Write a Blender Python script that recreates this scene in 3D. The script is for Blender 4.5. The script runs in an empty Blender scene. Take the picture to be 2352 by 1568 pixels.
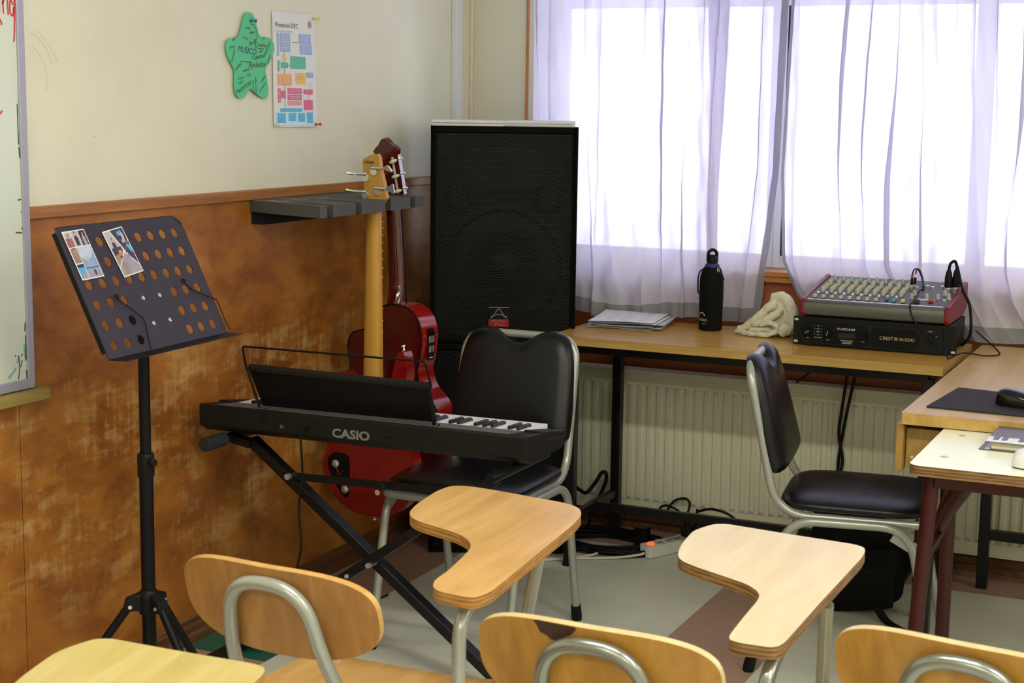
import bpy, math, random
from mathutils import Vector, Matrix
PI = math.pi
S = bpy.context.scene
C = S.collection
random.seed(7)

# ------------------------------------------------------------------ camera
cam_d = bpy.data.cameras.new('camera'); cam = bpy.data.objects.new('camera', cam_d); C.objects.link(cam)
RX = (0.90628447, 0.07487982, -0.41598253)      # world x, y, z axes seen from the camera (x right, y down, z forward)
RY = (0.42245726, -0.12938366, 0.89710074)
RZ = (0.0133534, -0.98876331, -0.14889193)
EYE = Vector((0, 0, 1.46))
cam.matrix_world = Matrix(((RX[0], -RX[1], -RX[2], EYE.x), (RY[0], -RY[1], -RY[2], EYE.y), (RZ[0], -RZ[1], -RZ[2], EYE.z), (0, 0, 0, 1)))
cam_d.sensor_width = 36.0
cam_d.lens = 36.0 * 3660.97 / 2352.0
cam_d.clip_start = 0.05
cam_d.dof.use_dof = True
cam_d.dof.focus_distance = 4.3
cam_d.dof.aperture_fstop = 11.0
S.camera = cam
# ------------------------------------------------------------------ sky, exposure
S.view_settings.view_transform = 'Standard'
S.view_settings.look = 'None'
S.view_settings.exposure = 0.0
S.view_settings.gamma = 1.0
S.view_settings.use_curve_mapping = False
W = bpy.data.worlds.new('sky'); S.world = W; W.use_nodes = True
wb = W.node_tree.nodes['Background']; wb.inputs[0].default_value = (0.90, 0.93, 1.0, 1); wb.inputs[1].default_value = 5.8
LAMP_POWER = 34.5
LAMP_COLOR = (1.0, 0.97, 0.84)

# ------------------------------------------------------------------ materials
def lin(h):
    h = h.lstrip('#'); v = [int(h[i:i + 2], 16) / 255 for i in (0, 2, 4)]
    return tuple((c / 12.92 if c <= 0.04045 else ((c + 0.055) / 1.055) ** 2.4) for c in v)
MATS = {}
class NT:
    def __init__(s, name):
        s.m = bpy.data.materials.new(name); s.m.use_nodes = True; s.t = s.m.node_tree; s.t.nodes.clear()
        s.out = s.n('ShaderNodeOutputMaterial')
    def n(s, typ, **kw):
        nd = s.t.nodes.new(typ)
        for k, v in kw.items(): setattr(nd, k, v)
        return nd
    def put(s, sock, v):
        if isinstance(v, bpy.types.NodeSocket): s.t.links.new(v, sock)
        elif isinstance(v, (tuple, list)) and len(v) == 3 and sock.type == 'RGBA': sock.default_value = (*v, 1)
        else: sock.default_value = v
    def math(s, op, a, b=0.0, c=None):
        nd = s.n('ShaderNodeMath', operation=op); s.put(nd.inputs[0], a); s.put(nd.inputs[1], b)
        if c is not None: s.put(nd.inputs[2], c)
        return nd.outputs[0]
    def mix(s, f, a, b):
        nd = s.n('ShaderNodeMix', data_type='RGBA'); s.put(nd.inputs[0], f); s.put(nd.inputs[6], a); s.put(nd.inputs[7], b)
        return nd.outputs[2]
    def coord(s, scale=(1, 1, 1), rot=(0, 0, 0), kind='Object'):
        tc = s.n('ShaderNodeTexCoord'); mp = s.n('ShaderNodeMapping')
        mp.inputs['Scale'].default_value = scale; mp.inputs['Rotation'].default_value = rot
        s.t.links.new(tc.outputs[kind], mp.inputs[0]); return mp.outputs[0]
    def noise(s, vec, scale=5.0, detail=3.0, rough=0.55, dist=0.0):
        nd = s.n('ShaderNodeTexNoise'); s.put(nd.inputs['Vector'], vec); nd.inputs['Scale'].default_value = scale
        nd.inputs['Detail'].default_value = detail; nd.inputs['Roughness'].default_value = rough; nd.inputs['Distortion'].default_value = dist
        return nd.outputs[0]
    def ramp(s, f, stops):
        nd = s.n('ShaderNodeValToRGB'); cr = nd.color_ramp; s.put(nd.inputs[0], f)
        while len(cr.elements) < len(stops): cr.elements.new(0.5)
        for e, (p, c) in zip(cr.elements, stops):
            e.position = p; e.color = (*c, 1) if len(c) == 3 else c
        return nd.outputs[0]
    def step(s, v, lo, hi):
        nd = s.n('ShaderNodeMapRange'); s.put(nd.inputs[0], v); nd.inputs[1].default_value = lo; nd.inputs[2].default_value = hi
        return nd.outputs[0]
    def bump(s, h, strength=0.2, dist=0.002):
        nd = s.n('ShaderNodeBump'); nd.inputs['Strength'].default_value = strength; nd.inputs['Distance'].default_value = dist
        s.put(nd.inputs['Height'], h); return nd.outputs[0]
    def bsdf(s, col, rough=0.5, metal=0.0, normal=None, **kw):
        p = s.n('ShaderNodeBsdfPrincipled'); s.put(p.inputs['Base Color'], col); s.put(p.inputs['Roughness'], rough); s.put(p.inputs['Metallic'], metal)
        for k, v in kw.items(): s.put(p.inputs[k.replace('_', ' ')], v)
        if normal is not None: s.put(p.inputs['Normal'], normal)
        return p.outputs[0]
    def done(s, shader):
        s.t.links.new(shader, s.out.inputs[0]); MATS[s.m.name] = s.m; return s.m

DULL = ('black_powdercoat', 'black_plastic', 'keyboard_black', 'black_steel', 'neoprene_black', 'amp_black', 'amp_dark', 'speaker_carpet', 'speaker_inner', 'cone_black', 'cavity_black', 'bag_black', 'bag_strap', 'cable_black', 'badge_red', 'dark_rubber', 'rack_black', 'mouse_pad_cloth', 'black_vinyl', 'stand_plate_violet', 'amp_display', 'mixer_red', 'maroon_paint')
def plain(name, col, rough=0.5, metal=0.0, var=0.08, scale=30.0, bump=0.0, **kw):
    """a solid colour with a slight procedural mottle"""
    t = NT(name); c = lin(col) if isinstance(col, str) else col
    if name in DULL: kw.setdefault('Specular_IOR_Level', 0.3 if name in ('black_vinyl', 'black_steel', 'mixer_red', 'maroon_paint') else 0.15)
    nz = t.noise(t.coord(), scale, 3)
    a = tuple(x * (1 - var) for x in c); b = tuple(min(1, x * (1 + var)) for x in c)
    nrm = t.bump(nz, bump, 0.002) if bump else None
    return t.done(t.bsdf(t.mix(nz, a, b), rough, metal, nrm, **kw))

def wood(name, c1, c2, c3, scale=(3, 40, 40), rough=0.4, edge=None):
    """grain runs along the axis with the small scale"""
    t = NT(name)
    v = t.coord(scale)
    n1 = t.noise(v, 1.0, 4, 0.6, 0.6); n2 = t.noise(t.coord(tuple(x * 0.18 for x in scale)), 1.3, 2)
    col = t.ramp(n1, [(0.30, lin(c1)), (0.52, lin(c2)), (0.75, lin(c3))])
    col = t.mix(t.math('MULTIPLY', n2, 0.45), col, lin(c1))
    return t.done(t.bsdf(col, rough, 0, t.bump(n1, 0.06, 0.001)))

def ply(name, face, dark, layers=3):
    """plywood edge: thin layers stacked along z"""
    t = NT(name)
    sx = t.n('ShaderNodeSeparateXYZ'); t.put(sx.inputs[0], t.coord())
    wv = t.math('SINE', t.math('MULTIPLY', sx.outputs[2], 2 * PI / 0.007))
    nz = t.noise(t.coord((8, 8, 60)), 3, 3)
    f = t.math('MULTIPLY_ADD', wv, 0.2, nz)
    return t.done(t.bsdf(t.ramp(f, [(0.25, lin(dark)), (0.75, lin(face))]), 0.6))

# room
t = NT('cream_paint')
n1 = t.noise(t.coord(), 2.2, 4); n2 = t.noise(t.coord((1, 1, 1)), 120, 2)
col = t.mix(t.step(n1, 0.45, 0.8), lin('#dedccb'), lin('#d4d1be'))
t.done(t.bsdf(col, 0.55, 0, t.bump(n2, 0.12, 0.002)))
plain('ceiling_white', '#d8d6c8', 0.8, bump=0.05)
t = NT('plywood_panel')
big = t.noise(t.coord((1, 1.3, 1.6)), 2.6, 5, 0.62, 0.7)
mid = t.noise(t.coord((1, 3.2, 9)), 2.6, 5, 0.6, 1.0)
stk = t.noise(t.coord((1, 60, 5)), 1.0, 4, 0.6)
col = t.ramp(t.math('ADD', t.math('MULTIPLY', big, 0.7), t.math('MULTIPLY', mid, 0.32)), [(0.30, lin('#63370f')), (0.46, lin('#8e5319')), (0.60, lin('#a66a24')), (0.78, lin('#bb8740'))])
sx = t.n('ShaderNodeSeparateXYZ'); t.put(sx.inputs[0], t.coord())
band = t.math('MULTIPLY', t.step(sx.outputs[2], 0.10, 0.40), t.step(sx.outputs[2], 0.95, 0.72))
scr = t.noise(t.coord((1, 2.0, 5.0), (0.35, 0, 0)), 2.3, 6, 0.72)
scrape = t.math('MULTIPLY', t.step(t.math('ADD', t.math('MULTIPLY', scr, 0.78), t.math('MULTIPLY', stk, 0.28)), 0.525, 0.66), band)
col = t.mix(t.math('MULTIPLY', scrape, 0.8), col, lin('#c8a468'))
col = t.mix(t.math('MULTIPLY', stk, 0.30), col, lin('#7a4a17'))
dk = t.noise(t.coord((1, 1.6, 2.2), (0.4, 0, 0)), 2.7, 5, 0.6, 0.8)
col = t.mix(t.math('MULTIPLY', t.step(dk, 0.52, 0.74), 0.55), col, lin('#5b2f10'))
t.done(t.bsdf(col, 0.42, 0, t.bump(stk, 0.05, 0.001)))
wood('rail_wood', '#875424', '#a56c33', '#b98345', (20, 3, 60), 0.4)
wood('baseboard_wood', '#4b2c1a', '#6a4429', '#8a6542', (30, 2.5, 60), 0.45)
wood('sill_wood', '#a3602f', '#bb7740', '#cf945c', (2.5, 40, 60), 0.35)
wood('dark_panel_wood', '#7a3a1c', '#914b26', '#a45d33', (3, 40, 14), 0.4)
plain('window_frame_white', '#c9ced0', 0.45, var=0.03)
plain('duct_white', '#d7dde4', 0.4, var=0.03)
plain('moulding_cream', '#d9d0b6', 0.5, var=0.04)
plain('dark_rubber', '#2a2d33', 0.6)
t = NT('vinyl_floor')
sx = t.n('ShaderNodeSeparateXYZ'); t.put(sx.inputs[0], t.coord())
X, Y = sx.outputs[0], sx.outputs[1]
def gt(v, a): return t.math('GREATER_THAN', v, a)
def lt(v, a): return t.math('LESS_THAN', v, a)
def both(a, b): return t.math('MULTIPLY', a, b)
fl1 = t.noise(t.coord((7, 40, 1), (0, 0, 0.5)), 3.0, 5, 0.7); fl2 = t.noise(t.coord(), 3.0, 4)
grey = t.mix(fl1, lin('#bcbfb3'), lin('#d8d9cc')); pink = t.mix(fl1, lin('#8f6a5e'), lin('#b89788')); green = t.mix(fl1, lin('#10473a'), lin('#2a6f5c'))
strip = both(gt(X, -1.385), lt(X, -1.09))
pk = t.math('MAXIMUM', t.math('MAXIMUM', lt(X, -2.262), gt(Y, 4.845)), strip)
gr = both(both(lt(X, -2.262), gt(Y, 3.365)), lt(Y, 3.665))
col = t.mix(pk, grey, pink); col = t.mix(gr, col, green)
fx = t.math('FRACT', t.math('DIVIDE', t.math('ADD', X, 2.262), 0.2925)); fy = t.math('FRACT', t.math('DIVIDE', t.math('ADD', Y, -0.165), 0.3))
seam = t.math('MAXIMUM', lt(fx, 0.006), lt(fy, 0.006))
col = t.mix(t.math('MULTIPLY', seam, 0.28), col, lin('#6a6a62'))
col = t.mix(t.math('MULTIPLY', t.step(fl2, 0.55, 0.8), 0.25), col, lin('#a3a297'))
t.done(t.bsdf(col, 0.38, 0, t.bump(fl1, 0.03, 0.001)))
t = NT('pane_glass')
lw = t.n('ShaderNodeFresnel'); lw.inputs[0].default_value = 1.45
tr = t.n('ShaderNodeBsdfTransparent'); tr.inputs[0].default_value = (0.93, 0.96, 0.97, 1)
gl = t.n('ShaderNodeBsdfGlossy'); gl.inputs['Roughness'].default_value = 0.02
mx = t.n('ShaderNodeMixShader'); t.put(mx.inputs[0], lw.outputs[0]); t.put(mx.inputs[1], tr.outputs[0]); t.put(mx.inputs[2], gl.outputs[0])
t.done(mx.outputs[0])
def cloth(name, cdif, ctr, thin, tcol):
    """woven curtain: light scatters through it and some passes straight between the threads, less of it at a slant"""
    t = NT(name)
    wv = t.noise(t.coord((300, 300, 60)), 1.0, 2)
    d = t.n('ShaderNodeBsdfDiffuse'); t.put(d.inputs[0], t.mix(wv, tuple(x * 0.93 for x in lin(cdif)), lin(cdif)))
    tl = t.n('ShaderNodeBsdfTranslucent'); t.put(tl.inputs[0], lin(ctr))
    m1 = t.n('ShaderNodeMixShader'); m1.inputs[0].default_value = 0.46; t.put(m1.inputs[1], d.outputs[0]); t.put(m1.inputs[2], tl.outputs[0])
    tp = t.n('ShaderNodeBsdfTransparent'); tp.inputs[0].default_value = (*lin(tcol), 1)
    ly = t.n('ShaderNodeLayerWeight'); ly.inputs[0].default_value = 0.5
    face = t.math('SUBTRACT', 1.0, ly.outputs['Facing'])
    f = t.math('MULTIPLY', t.math('POWER', face, 1.6), thin)
    m2 = t.n('ShaderNodeMixShader'); t.put(m2.inputs[0], f); t.put(m2.inputs[1], m1.outputs[0]); t.put(m2.inputs[2], tp.outputs[0])
    return t.done(m2.outputs[0])
cloth('curtain_cloth', '#e4e2ef', '#ded4f6', 0.10, '#fdf6ff')
cloth('curtain_hem_cloth', '#a9aaad', '#a8a4b4', 0.05, '#d8d0e8')
# things
plain('black_powdercoat', '#0e0e12', 0.42, 0.0, 0.1, 60)
plain('stand_plate_violet', '#342f39', 0.48, 0.0, 0.05, 200)
plain('black_plastic', '#131213', 0.45, var=0.06)
plain('keyboard_black', '#191816', 0.5, var=0.05, scale=300, bump=0.05)
plain('keyboard_panel_grey', '#5a5654', 0.55, var=0.05, scale=300)
plain('ivory_key', '#e9ebee', 0.3, var=0.01)
plain('black_key', '#15151d', 0.3)
plain('grey_print', '#6d6c69', 0.5, var=0.02)
plain('black_steel', '#0e0e10', 0.35, 0.0, 0.15, 80)
plain('grey_tube', '#9a9d96', 0.28, 0.35, 0.06, 25)
plain('bare_steel_tube', '#8a8d86', 0.25, 0.75, 0.12, 25)
plain('black_vinyl', '#0d0c10', 0.32, var=0.08, scale=350, bump=0.12)
plain('chrome', '#dfe0e2', 0.22, 0.85, 0.02)
plain('screw_metal', '#c9cbcc', 0.3, 0.8, 0.03)
plain('rack_charcoal', '#474748', 0.75, var=0.1, bump=0.1)
plain('rack_black', '#191a1b', 0.7, var=0.1)
wood('laminate_oak', '#ac8245', '#c09657', '#cda76c', (30, 3, 30), 0.32)
wood('laminate_pale', '#b9a075', '#c2ae83', '#cabb96', (22, 3.5, 30), 0.32)
wood('laminate_yellow', '#a8934f', '#b5a263', '#c0b078', (26, 3, 30), 0.32)
wood('backrest_oak', '#8f6330', '#a5763e', '#b8894e', (30, 30, 3), 0.38)
wood('backrest_honey', '#96681f', '#ad7e2f', '#c09242', (26, 30, 2.5), 0.38)
wood('desk_top_wood', '#ab8039', '#bc9047', '#c9a15b', (3, 34, 30), 0.22)
wood('desk_edge_wood', '#9a7a3c', '#b08d4c', '#c3a263', (4, 4, 90), 0.5)
wood('oak_desk_wood', '#a5803c', '#b69452', '#c6a96e', (36, 2.6, 30), 0.3)
wood('drawer_wood', '#8a6a2f', '#a58240', '#b99650', (30, 4, 8), 0.45)
ply('plywood_edge', '#b08040', '#80561f')
ply('plywood_edge_dark', '#8a6838', '#553619')
plain('cream_laminate', '#f2f4dd', 0.22, var=0.02)
plain('maroon_paint', '#360c0b', 0.35, var=0.12, scale=30)
plain('radiator_enamel', '#c9c8b0', 0.4, var=0.03)
plain('cable_black', '#121214', 0.5)
plain('cable_white', '#c9c9b8', 0.5)
plain('strip_white', '#d2d4cc', 0.45)
t = NT('switch_glow'); e = t.n('ShaderNodeEmission'); e.inputs[0].default_value = (1.0, 0.07, 0.015, 1); e.inputs[1].default_value = 2.5
t.done(e.outputs[0])
plain('paper_white', '#dfe0e6', 0.7, var=0.015)
plain('paper_grey', '#b9bac0', 0.7, var=0.03)
plain('print_grey', '#9a9ba3', 0.7)
plain('print_dark', '#3a3a3f', 0.7)
plain('neoprene_black', '#0b0b0c', 0.85, var=0.15, scale=500, bump=0.2)
plain('bottle_blue', '#1d2a66', 0.35)
plain('print_silver', '#b9b9b2', 0.5)
t = NT('terry_cloth')
nz = t.noise(t.coord(), 260, 3, 0.7); n2 = t.noise(t.coord(), 14, 3)
t.done(t.bsdf(t.mix(n2, lin('#dad6b6'), lin('#f0eedb')), 0.95, 0, t.bump(nz, 0.9, 0.006)))
plain('amp_black', '#17191a', 0.45, var=0.05)
plain('amp_dark', '#0d0e0f', 0.4)
plain('amp_display', '#2b2c25', 0.25)
plain('gold_print', '#c9b07a', 0.35, 0.3)
plain('mixer_grey', '#4c4a4f', 0.4, 0.2, 0.05)
plain('mixer_front', '#53564f', 0.38, 0.35, 0.05)
plain('mixer_red', '#6e1a24', 0.4, var=0.06)
plain('knob_grey', '#a9aa98', 0.5)
plain('knob_teal', '#3c8b93', 0.5)
plain('knob_yellow', '#cdb35a', 0.5)
plain('knob_red', '#a8323a', 0.5)
plain('knob_black', '#222224', 0.5)
plain('mouse_pad_cloth', '#2f2c31', 0.8, var=0.12, scale=40)
plain('mouse_black', '#0a0a0c', 0.14)
plain('mouse_white', '#d5d9d9', 0.3)
plain('book_cover_violet', '#463c4b', 0.35)
plain('book_pages', '#cfc9a8', 0.7)
plain('bag_black', '#0c0d0f', 0.75, var=0.25, scale=12)
plain('bag_strap', '#15181b', 0.7)
plain('speaker_carpet', '#070707', 0.9, var=0.3, scale=400, bump=0.3)
plain('speaker_inner', '#060606', 0.6)
plain('cone_black', '#0a0a0a', 0.5)
t = NT('speaker_mesh')
sx = t.n('ShaderNodeSeparateXYZ'); t.put(sx.inputs[0], t.coord())
PX = 0.0085
def cell(off):
    a = t.math('SUBTRACT', t.math('FRACT', t.math('ADD', t.math('DIVIDE', sx.outputs[0], PX), off)), 0.5)
    b = t.math('SUBTRACT', t.math('FRACT', t.math('ADD', t.math('DIVIDE', sx.outputs[2], PX * 1.732), off)), 0.5)
    b = t.math('MULTIPLY', b, 1.732)
    return t.math('SQRT', t.math('ADD', t.math('MULTIPLY', a, a), t.math('MULTIPLY', b, b)))
hole = t.math('LESS_THAN', t.math('MINIMUM', cell(0.0), cell(0.5)), 0.38)
tp = t.n('ShaderNodeBsdfTransparent')
mx = t.n('ShaderNodeMixShader'); t.put(mx.inputs[0], hole); t.put(mx.inputs[1], t.bsdf(lin('#191a1a'), 0.45, 0.0, Specular_IOR_Level=0.2)); t.put(mx.inputs[2], tp.outputs[0])
t.done(mx.outputs[0])
plain('badge_red', '#8c2320', 0.4)
plain('maple_neck', '#b98a3a', 0.32, var=0.08, scale=12)
wood('maple_back', '#a87a30', '#ba8c3f', '#c89a4b', (60, 60, 3), 0.3)
plain('bass_red', '#7a0c10', 0.12, var=0.05, Coat_Weight=0.6)
plain('cavity_black', '#0d0c0c', 0.6)
plain('guitar_red', '#8d100c', 0.14, var=0.15, scale=6, Coat_Weight=0.5)
plain('guitar_dark_red', '#4a0709', 0.13, var=0.18, scale=8, Coat_Weight=0.5)
plain('tuner_ivory', '#cfc9ad', 0.35)
plain('wire_red', '#a02018', 0.5)
t = NT('board_white'); nz = t.noise(t.coord(), 3, 4)
t.done(t.bsdf(t.mix(nz, lin('#c8d0c4'), lin('#d3d9ce')), 0.22))
plain('board_frame', '#a7a5b6', 0.4, 0.3, 0.04)
plain('ink_red', '#c93848', 0.5)
plain('ink_black', '#1c2024', 0.5)
plain('ink_green', '#6fb79c', 0.5)
wood('ledge_wood', '#7d6a38', '#94803f', '#a8954f', (30, 3, 40), 0.5)
plain('star_green', '#5cc494', 0.75, var=0.04)
plain('ink_navy', '#2b3f6b', 0.6)
plain('ink_brown', '#553a22', 0.6)
plain('ink_teal', '#2a8a85', 0.6)
plain('pin_blue', '#2e5fc0', 0.3); plain('pin_yellow', '#d8cf3a', 0.3); plain('pin_red', '#cc3a2c', 0.3); plain('pin_white', '#d5dcd2', 0.3)
for nm, cc in (('chart_blue', '#9db4e6'), ('chart_green', '#62bda6'), ('chart_orange', '#f0a86e'), ('chart_yellow', '#ecc878'), ('chart_pink', '#d96f93'), ('chart_rose', '#e793ae'), ('chart_sky', '#63b4e6'), ('chart_pale', '#c8e4f2')):
    plain(nm, cc, 0.7, var=0.01)
for nm, cc in (('photo_grey', '#8d8a95'), ('photo_sky', '#7f93b5'), ('photo_dark', '#2b2536'), ('photo_tan', '#8f7669'), ('photo_rose', '#8d5a5c'), ('photo_cyan', '#3f9ad0'), ('photo_orange', '#d8733a'), ('photo_pale', '#a8a4a6'), ('photo_skin', '#b98a74'), ('photo_cloud', '#aab6cc')):
    plain(nm, cc, 0.3, var=0.18, scale=60)
t = NT('tube_glow'); e = t.n('ShaderNodeEmission'); e.inputs[0].default_value = (*LAMP_COLOR, 1); e.inputs[1].default_value = 6.0
t.done(e.outputs[0])
plain('lamp_housing', '#cfcfcb', 0.5)
plain('asphalt', '#b5b5b0', 0.9)

# ------------------------------------------------------------------ mesh builder
def arc(pts, r, n=6):
    """polyline with its corners rounded"""
    P = [Vector(p) for p in pts]; out = [P[0]]
    for i in range(1, len(P) - 1):
        a, b, c = P[i - 1], P[i], P[i + 1]; rr = r[i] if isinstance(r, (list, tuple)) else r
        u = (a - b); v = (c - b); d = min(rr, u.length * 0.49, v.length * 0.49)
        p0 = b + u.normalized() * d; p1 = b + v.normalized() * d
        for k in range(n + 1):
            s = k / n; out.append(p0 * (1 - s) ** 2 + b * 2 * s * (1 - s) + p1 * s * s)
    out.append(P[-1]); return out
def spline(pts, n=8, closed=False):
    P = [Vector(p) for p in pts]; N = len(P); out = []
    rng = range(N) if closed else range(N - 1)
    for i in rng:
        if closed: a, b, c, d = P[(i - 1) % N], P[i], P[(i + 1) % N], P[(i + 2) % N]
        else: a, b, c, d = P[max(i - 1, 0)], P[i], P[i + 1], P[min(i + 2, N - 1)]
        for k in range(n):
            s = k / n
            out.append(0.5 * ((2 * b) + (c - a) * s + (2 * a - 5 * b + 4 * c - d) * s * s + (3 * b - a - 3 * c + d) * s ** 3))
    if not closed: out.append(P[-1])
    return out
def rrect(x0, x1, y0, y1, r, n=5):
    o = []
    for cx, cy, a0 in ((x1 - r, y1 - r, 0), (x0 + r, y1 - r, 90), (x0 + r, y0 + r, 180), (x1 - r, y0 + r, 270)):
        for k in range(n + 1):
            a = math.radians(a0 + 90 * k / n); o.append((cx + r * math.cos(a), cy + r * math.sin(a)))
    return o
class MB:
    def __init__(s): s.v = []; s.f = []; s.mi = []; s.cur = 0; s.M = Matrix.Identity(4)
    def use(s, i): s.cur = i; return s
    def at(s, M): s.M = M; return s
    def add(s, vs, fs):
        o = len(s.v); s.v += [s.M @ Vector(v) for v in vs]
        for f in fs: s.f.append([o + i for i in f]); s.mi.append(s.cur)
        return s
    def box(s, x0, x1, y0, y1, z0, z1):
        return s.add([(x, y, z) for x in (x0, x1) for y in (y0, y1) for z in (z0, z1)],
                     [(0, 1, 3, 2), (4, 6, 7, 5), (0, 4, 5, 1), (2, 3, 7, 6), (0, 2, 6, 4), (1, 5, 7, 3)])
    def hexa(s, b, tp):
        return s.add(list(b) + list(tp), [(3, 2, 1, 0), (4, 5, 6, 7), (0, 1, 5, 4), (1, 2, 6, 5), (2, 3, 7, 6), (3, 0, 4, 7)])
    def tube(s, pts, r, n=10, closed=False, caps=True):
        P = [Vector(p) for p in pts]; N = len(P); vs = []; fs = []; up = None
        for i in range(N):
            if closed: tg = P[(i + 1) % N] - P[i - 1]
            else: tg = P[min(i + 1, N - 1)] - P[max(i - 1, 0)]
            tg.normalize()
            if up is None:
                up = Vector((0, 0, 1)) if abs(tg.z) < 0.9 else Vector((1, 0, 0))
            up = (up - tg * up.dot(tg)).normalized(); sd = tg.cross(up)
            rr = r[i] if isinstance(r, (list, tuple)) else r
            for k in range(n):
                a = 2 * PI * k / n; vs.append(P[i] + (up * math.cos(a) + sd * math.sin(a)) * rr)
        for i in range(N if closed else N - 1):
            j = (i + 1) % N
            for k in range(n): fs.append((i * n + k, i * n + (k + 1) % n, j * n + (k + 1) % n, j * n + k))
        if caps and not closed:
            fs.append(tuple(range(n - 1, -1, -1))); fs.append(tuple((N - 1) * n + k for k in range(n)))
        return s.add(vs, fs)
    def cyl(s, p0, p1, r, n=16): return s.tube([p0, p1], r, n)
    def sqbar(s, p0, p1, w, h, up=(0, 0, 1)):
        p0 = Vector(p0); p1 = Vector(p1); tg = (p1 - p0).normalized(); u = Vector(up); u = (u - tg * u.dot(tg)).normalized(); d = tg.cross(u)
        q = lambda p: [p + d * w / 2 + u * h / 2, p - d * w / 2 + u * h / 2, p - d * w / 2 - u * h / 2, p + d * w / 2 - u * h / 2]
        return s.hexa(q(p0), q(p1))
    def prism(s, poly, z0, z1, side=None):
        """polygon in local xy between z0 and z1; 'side' = material slot of the rim"""
        n = len(poly); c0 = s.cur
        s.add([(p[0], p[1], z1) for p in poly], [tuple(range(n))])
        s.add([(p[0], p[1], z0) for p in poly], [tuple(range(n - 1, -1, -1))])
        if side is not None: s.cur = side
        s.add([(p[0], p[1], z0) for p in poly] + [(p[0], p[1], z1) for p in poly], [(i, (i + 1) % n, n + (i + 1) % n, n + i) for i in range(n)])
        s.cur = c0; return s
    def lathe(s, prof, n=24, caps=True):
        vs = []; fs = []
        for r, z in prof:
            for k in range(n): a = 2 * PI * k / n; vs.append((r * math.cos(a), r * math.sin(a), z))
        for i in range(len(prof) - 1):
            for k in range(n): fs.append((i * n + k, i * n + (k + 1) % n, (i + 1) * n + (k + 1) % n, (i + 1) * n + k))
        if caps: fs.append(tuple(range(n - 1, -1, -1))); fs.append(tuple((len(prof) - 1) * n + k for k in range(n)))
        return s.add(vs, fs)
    def grid(s, fn, nu, nv, wrap=False):
        vs = [fn(i / nu, j / nv) for j in range(nv + 1) for i in range(nu + (0 if wrap else 1))]
        w = nu if wrap else nu + 1
        fs = [(j * w + i, j * w + (i + 1) % w, (j + 1) * w + (i + 1) % w, (j + 1) * w + i) for j in range(nv) for i in range(nu)]
        return s.add(vs, fs)
    def ribbon(s, pts, w, z=0.0):
        """flat stroke in local xy"""
        P = [Vector((p[0], p[1])) for p in pts]; vs = []
        for i in range(len(P)):
            tg = P[min(i + 1, len(P) - 1)] - P[max(i - 1, 0)]
            if tg.length < 1e-9: tg = Vector((1, 0))
            tg.normalize(); nn = Vector((-tg.y, tg.x)) * w / 2
            vs += [(*(P[i] + nn), z), (*(P[i] - nn), z)]
        return s.add(vs, [(2 * i, 2 * i + 1, 2 * i + 3, 2 * i + 2) for i in range(len(P) - 1)])
    def text(s, txt, size, x, y, z=0.0, rot=0.0, align='LEFT', ext=0.0, sx=1.0, shear=0.0, bold=0.0):
        cu = bpy.data.curves.new('t', 'FONT'); cu.body = txt; cu.size = size; cu.align_x = align; cu.extrude = ext; cu.resolution_u = 3; cu.shear = shear; cu.offset = bold
        ob = bpy.data.objects.new('t', cu); C.objects.link(ob)
        dg = bpy.context.evaluated_depsgraph_get(); me = bpy.data.meshes.new_from_object(ob.evaluated_get(dg))
        T = Matrix.Translation((x, y, z)) @ Matrix.Rotation(rot, 4, 'Z') @ Matrix.Diagonal((sx, 1, 1, 1))
        s.add([T @ v.co for v in me.vertices], [tuple(p.vertices) for p in me.polygons])
        bpy.data.objects.remove(ob); bpy.data.curves.remove(cu); bpy.data.meshes.remove(me); return s
    def build(s, name, mats, parent=None, world=False, bevel=0.0, smooth=35, subsurf=0, seg=2):
        me = bpy.data.meshes.new(name)
        vs = s.v
        if world and parent is not None:
            inv = WM[parent.name].inverted(); vs = [inv @ v for v in vs]
        me.from_pydata([tuple(v) for v in vs], [], s.f)
        for m in ([mats] if isinstance(mats, str) else mats): me.materials.append(MATS[m])
        for p, i in zip(me.polygons, s.mi): p.material_index = i
        if smooth:
            for p in me.polygons: p.use_smooth = True
            me.set_sharp_from_angle(angle=math.radians(smooth))
        ob = bpy.data.objects.new(name, me); C.objects.link(ob)
        if parent is not None: ob.parent = parent; WM[ob.name] = WM[parent.name].copy()
        else: WM[ob.name] = Matrix.Identity(4)
        if bevel:
            b = ob.modifiers.new('bevel', 'BEVEL'); b.width = bevel; b.segments = seg; b.limit_method = 'ANGLE'; b.angle_limit = math.radians(40)
        if subsurf:
            b = ob.modifiers.new('subsurf', 'SUBSURF'); b.levels = subsurf; b.render_levels = subsurf
        return ob
WM = {}
def tag(o, label, cat, group=None, kind=None):
    o['label'] = label; o['category'] = cat
    if group: o['group'] = group
    if kind: o['kind'] = kind
    return o
def thing(name, label, cat, loc=(0, 0, 0), rotz=0.0, group=None):
    o = bpy.data.objects.new(name, None); C.objects.link(o); o.location = loc; o.rotation_euler = (0, 0, rotz)
    o.empty_display_size = 0.05
    WM[o.name] = Matrix.Translation(loc) @ Matrix.Rotation(rotz, 4, 'Z')
    return tag(o, label, cat, group)
def struct(o, label=None, cat=None):
    o['kind'] = 'structure'
    o['label'] = label or o.name.replace('_', ' '); o['category'] = cat or o.name.split('_')[0]
    return o
def frame(o, u, w):
    """local x along u, local y along w, local z = u x w, at o"""
    u = Vector(u).normalized(); w = Vector(w); w = (w - u * w.dot(u)).normalized(); n = u.cross(w)
    return Matrix(((u.x, w.x, n.x, o[0]), (u.y, w.y, n.y, o[1]), (u.z, w.z, n.z, o[2]), (0, 0, 0, 1)))

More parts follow.
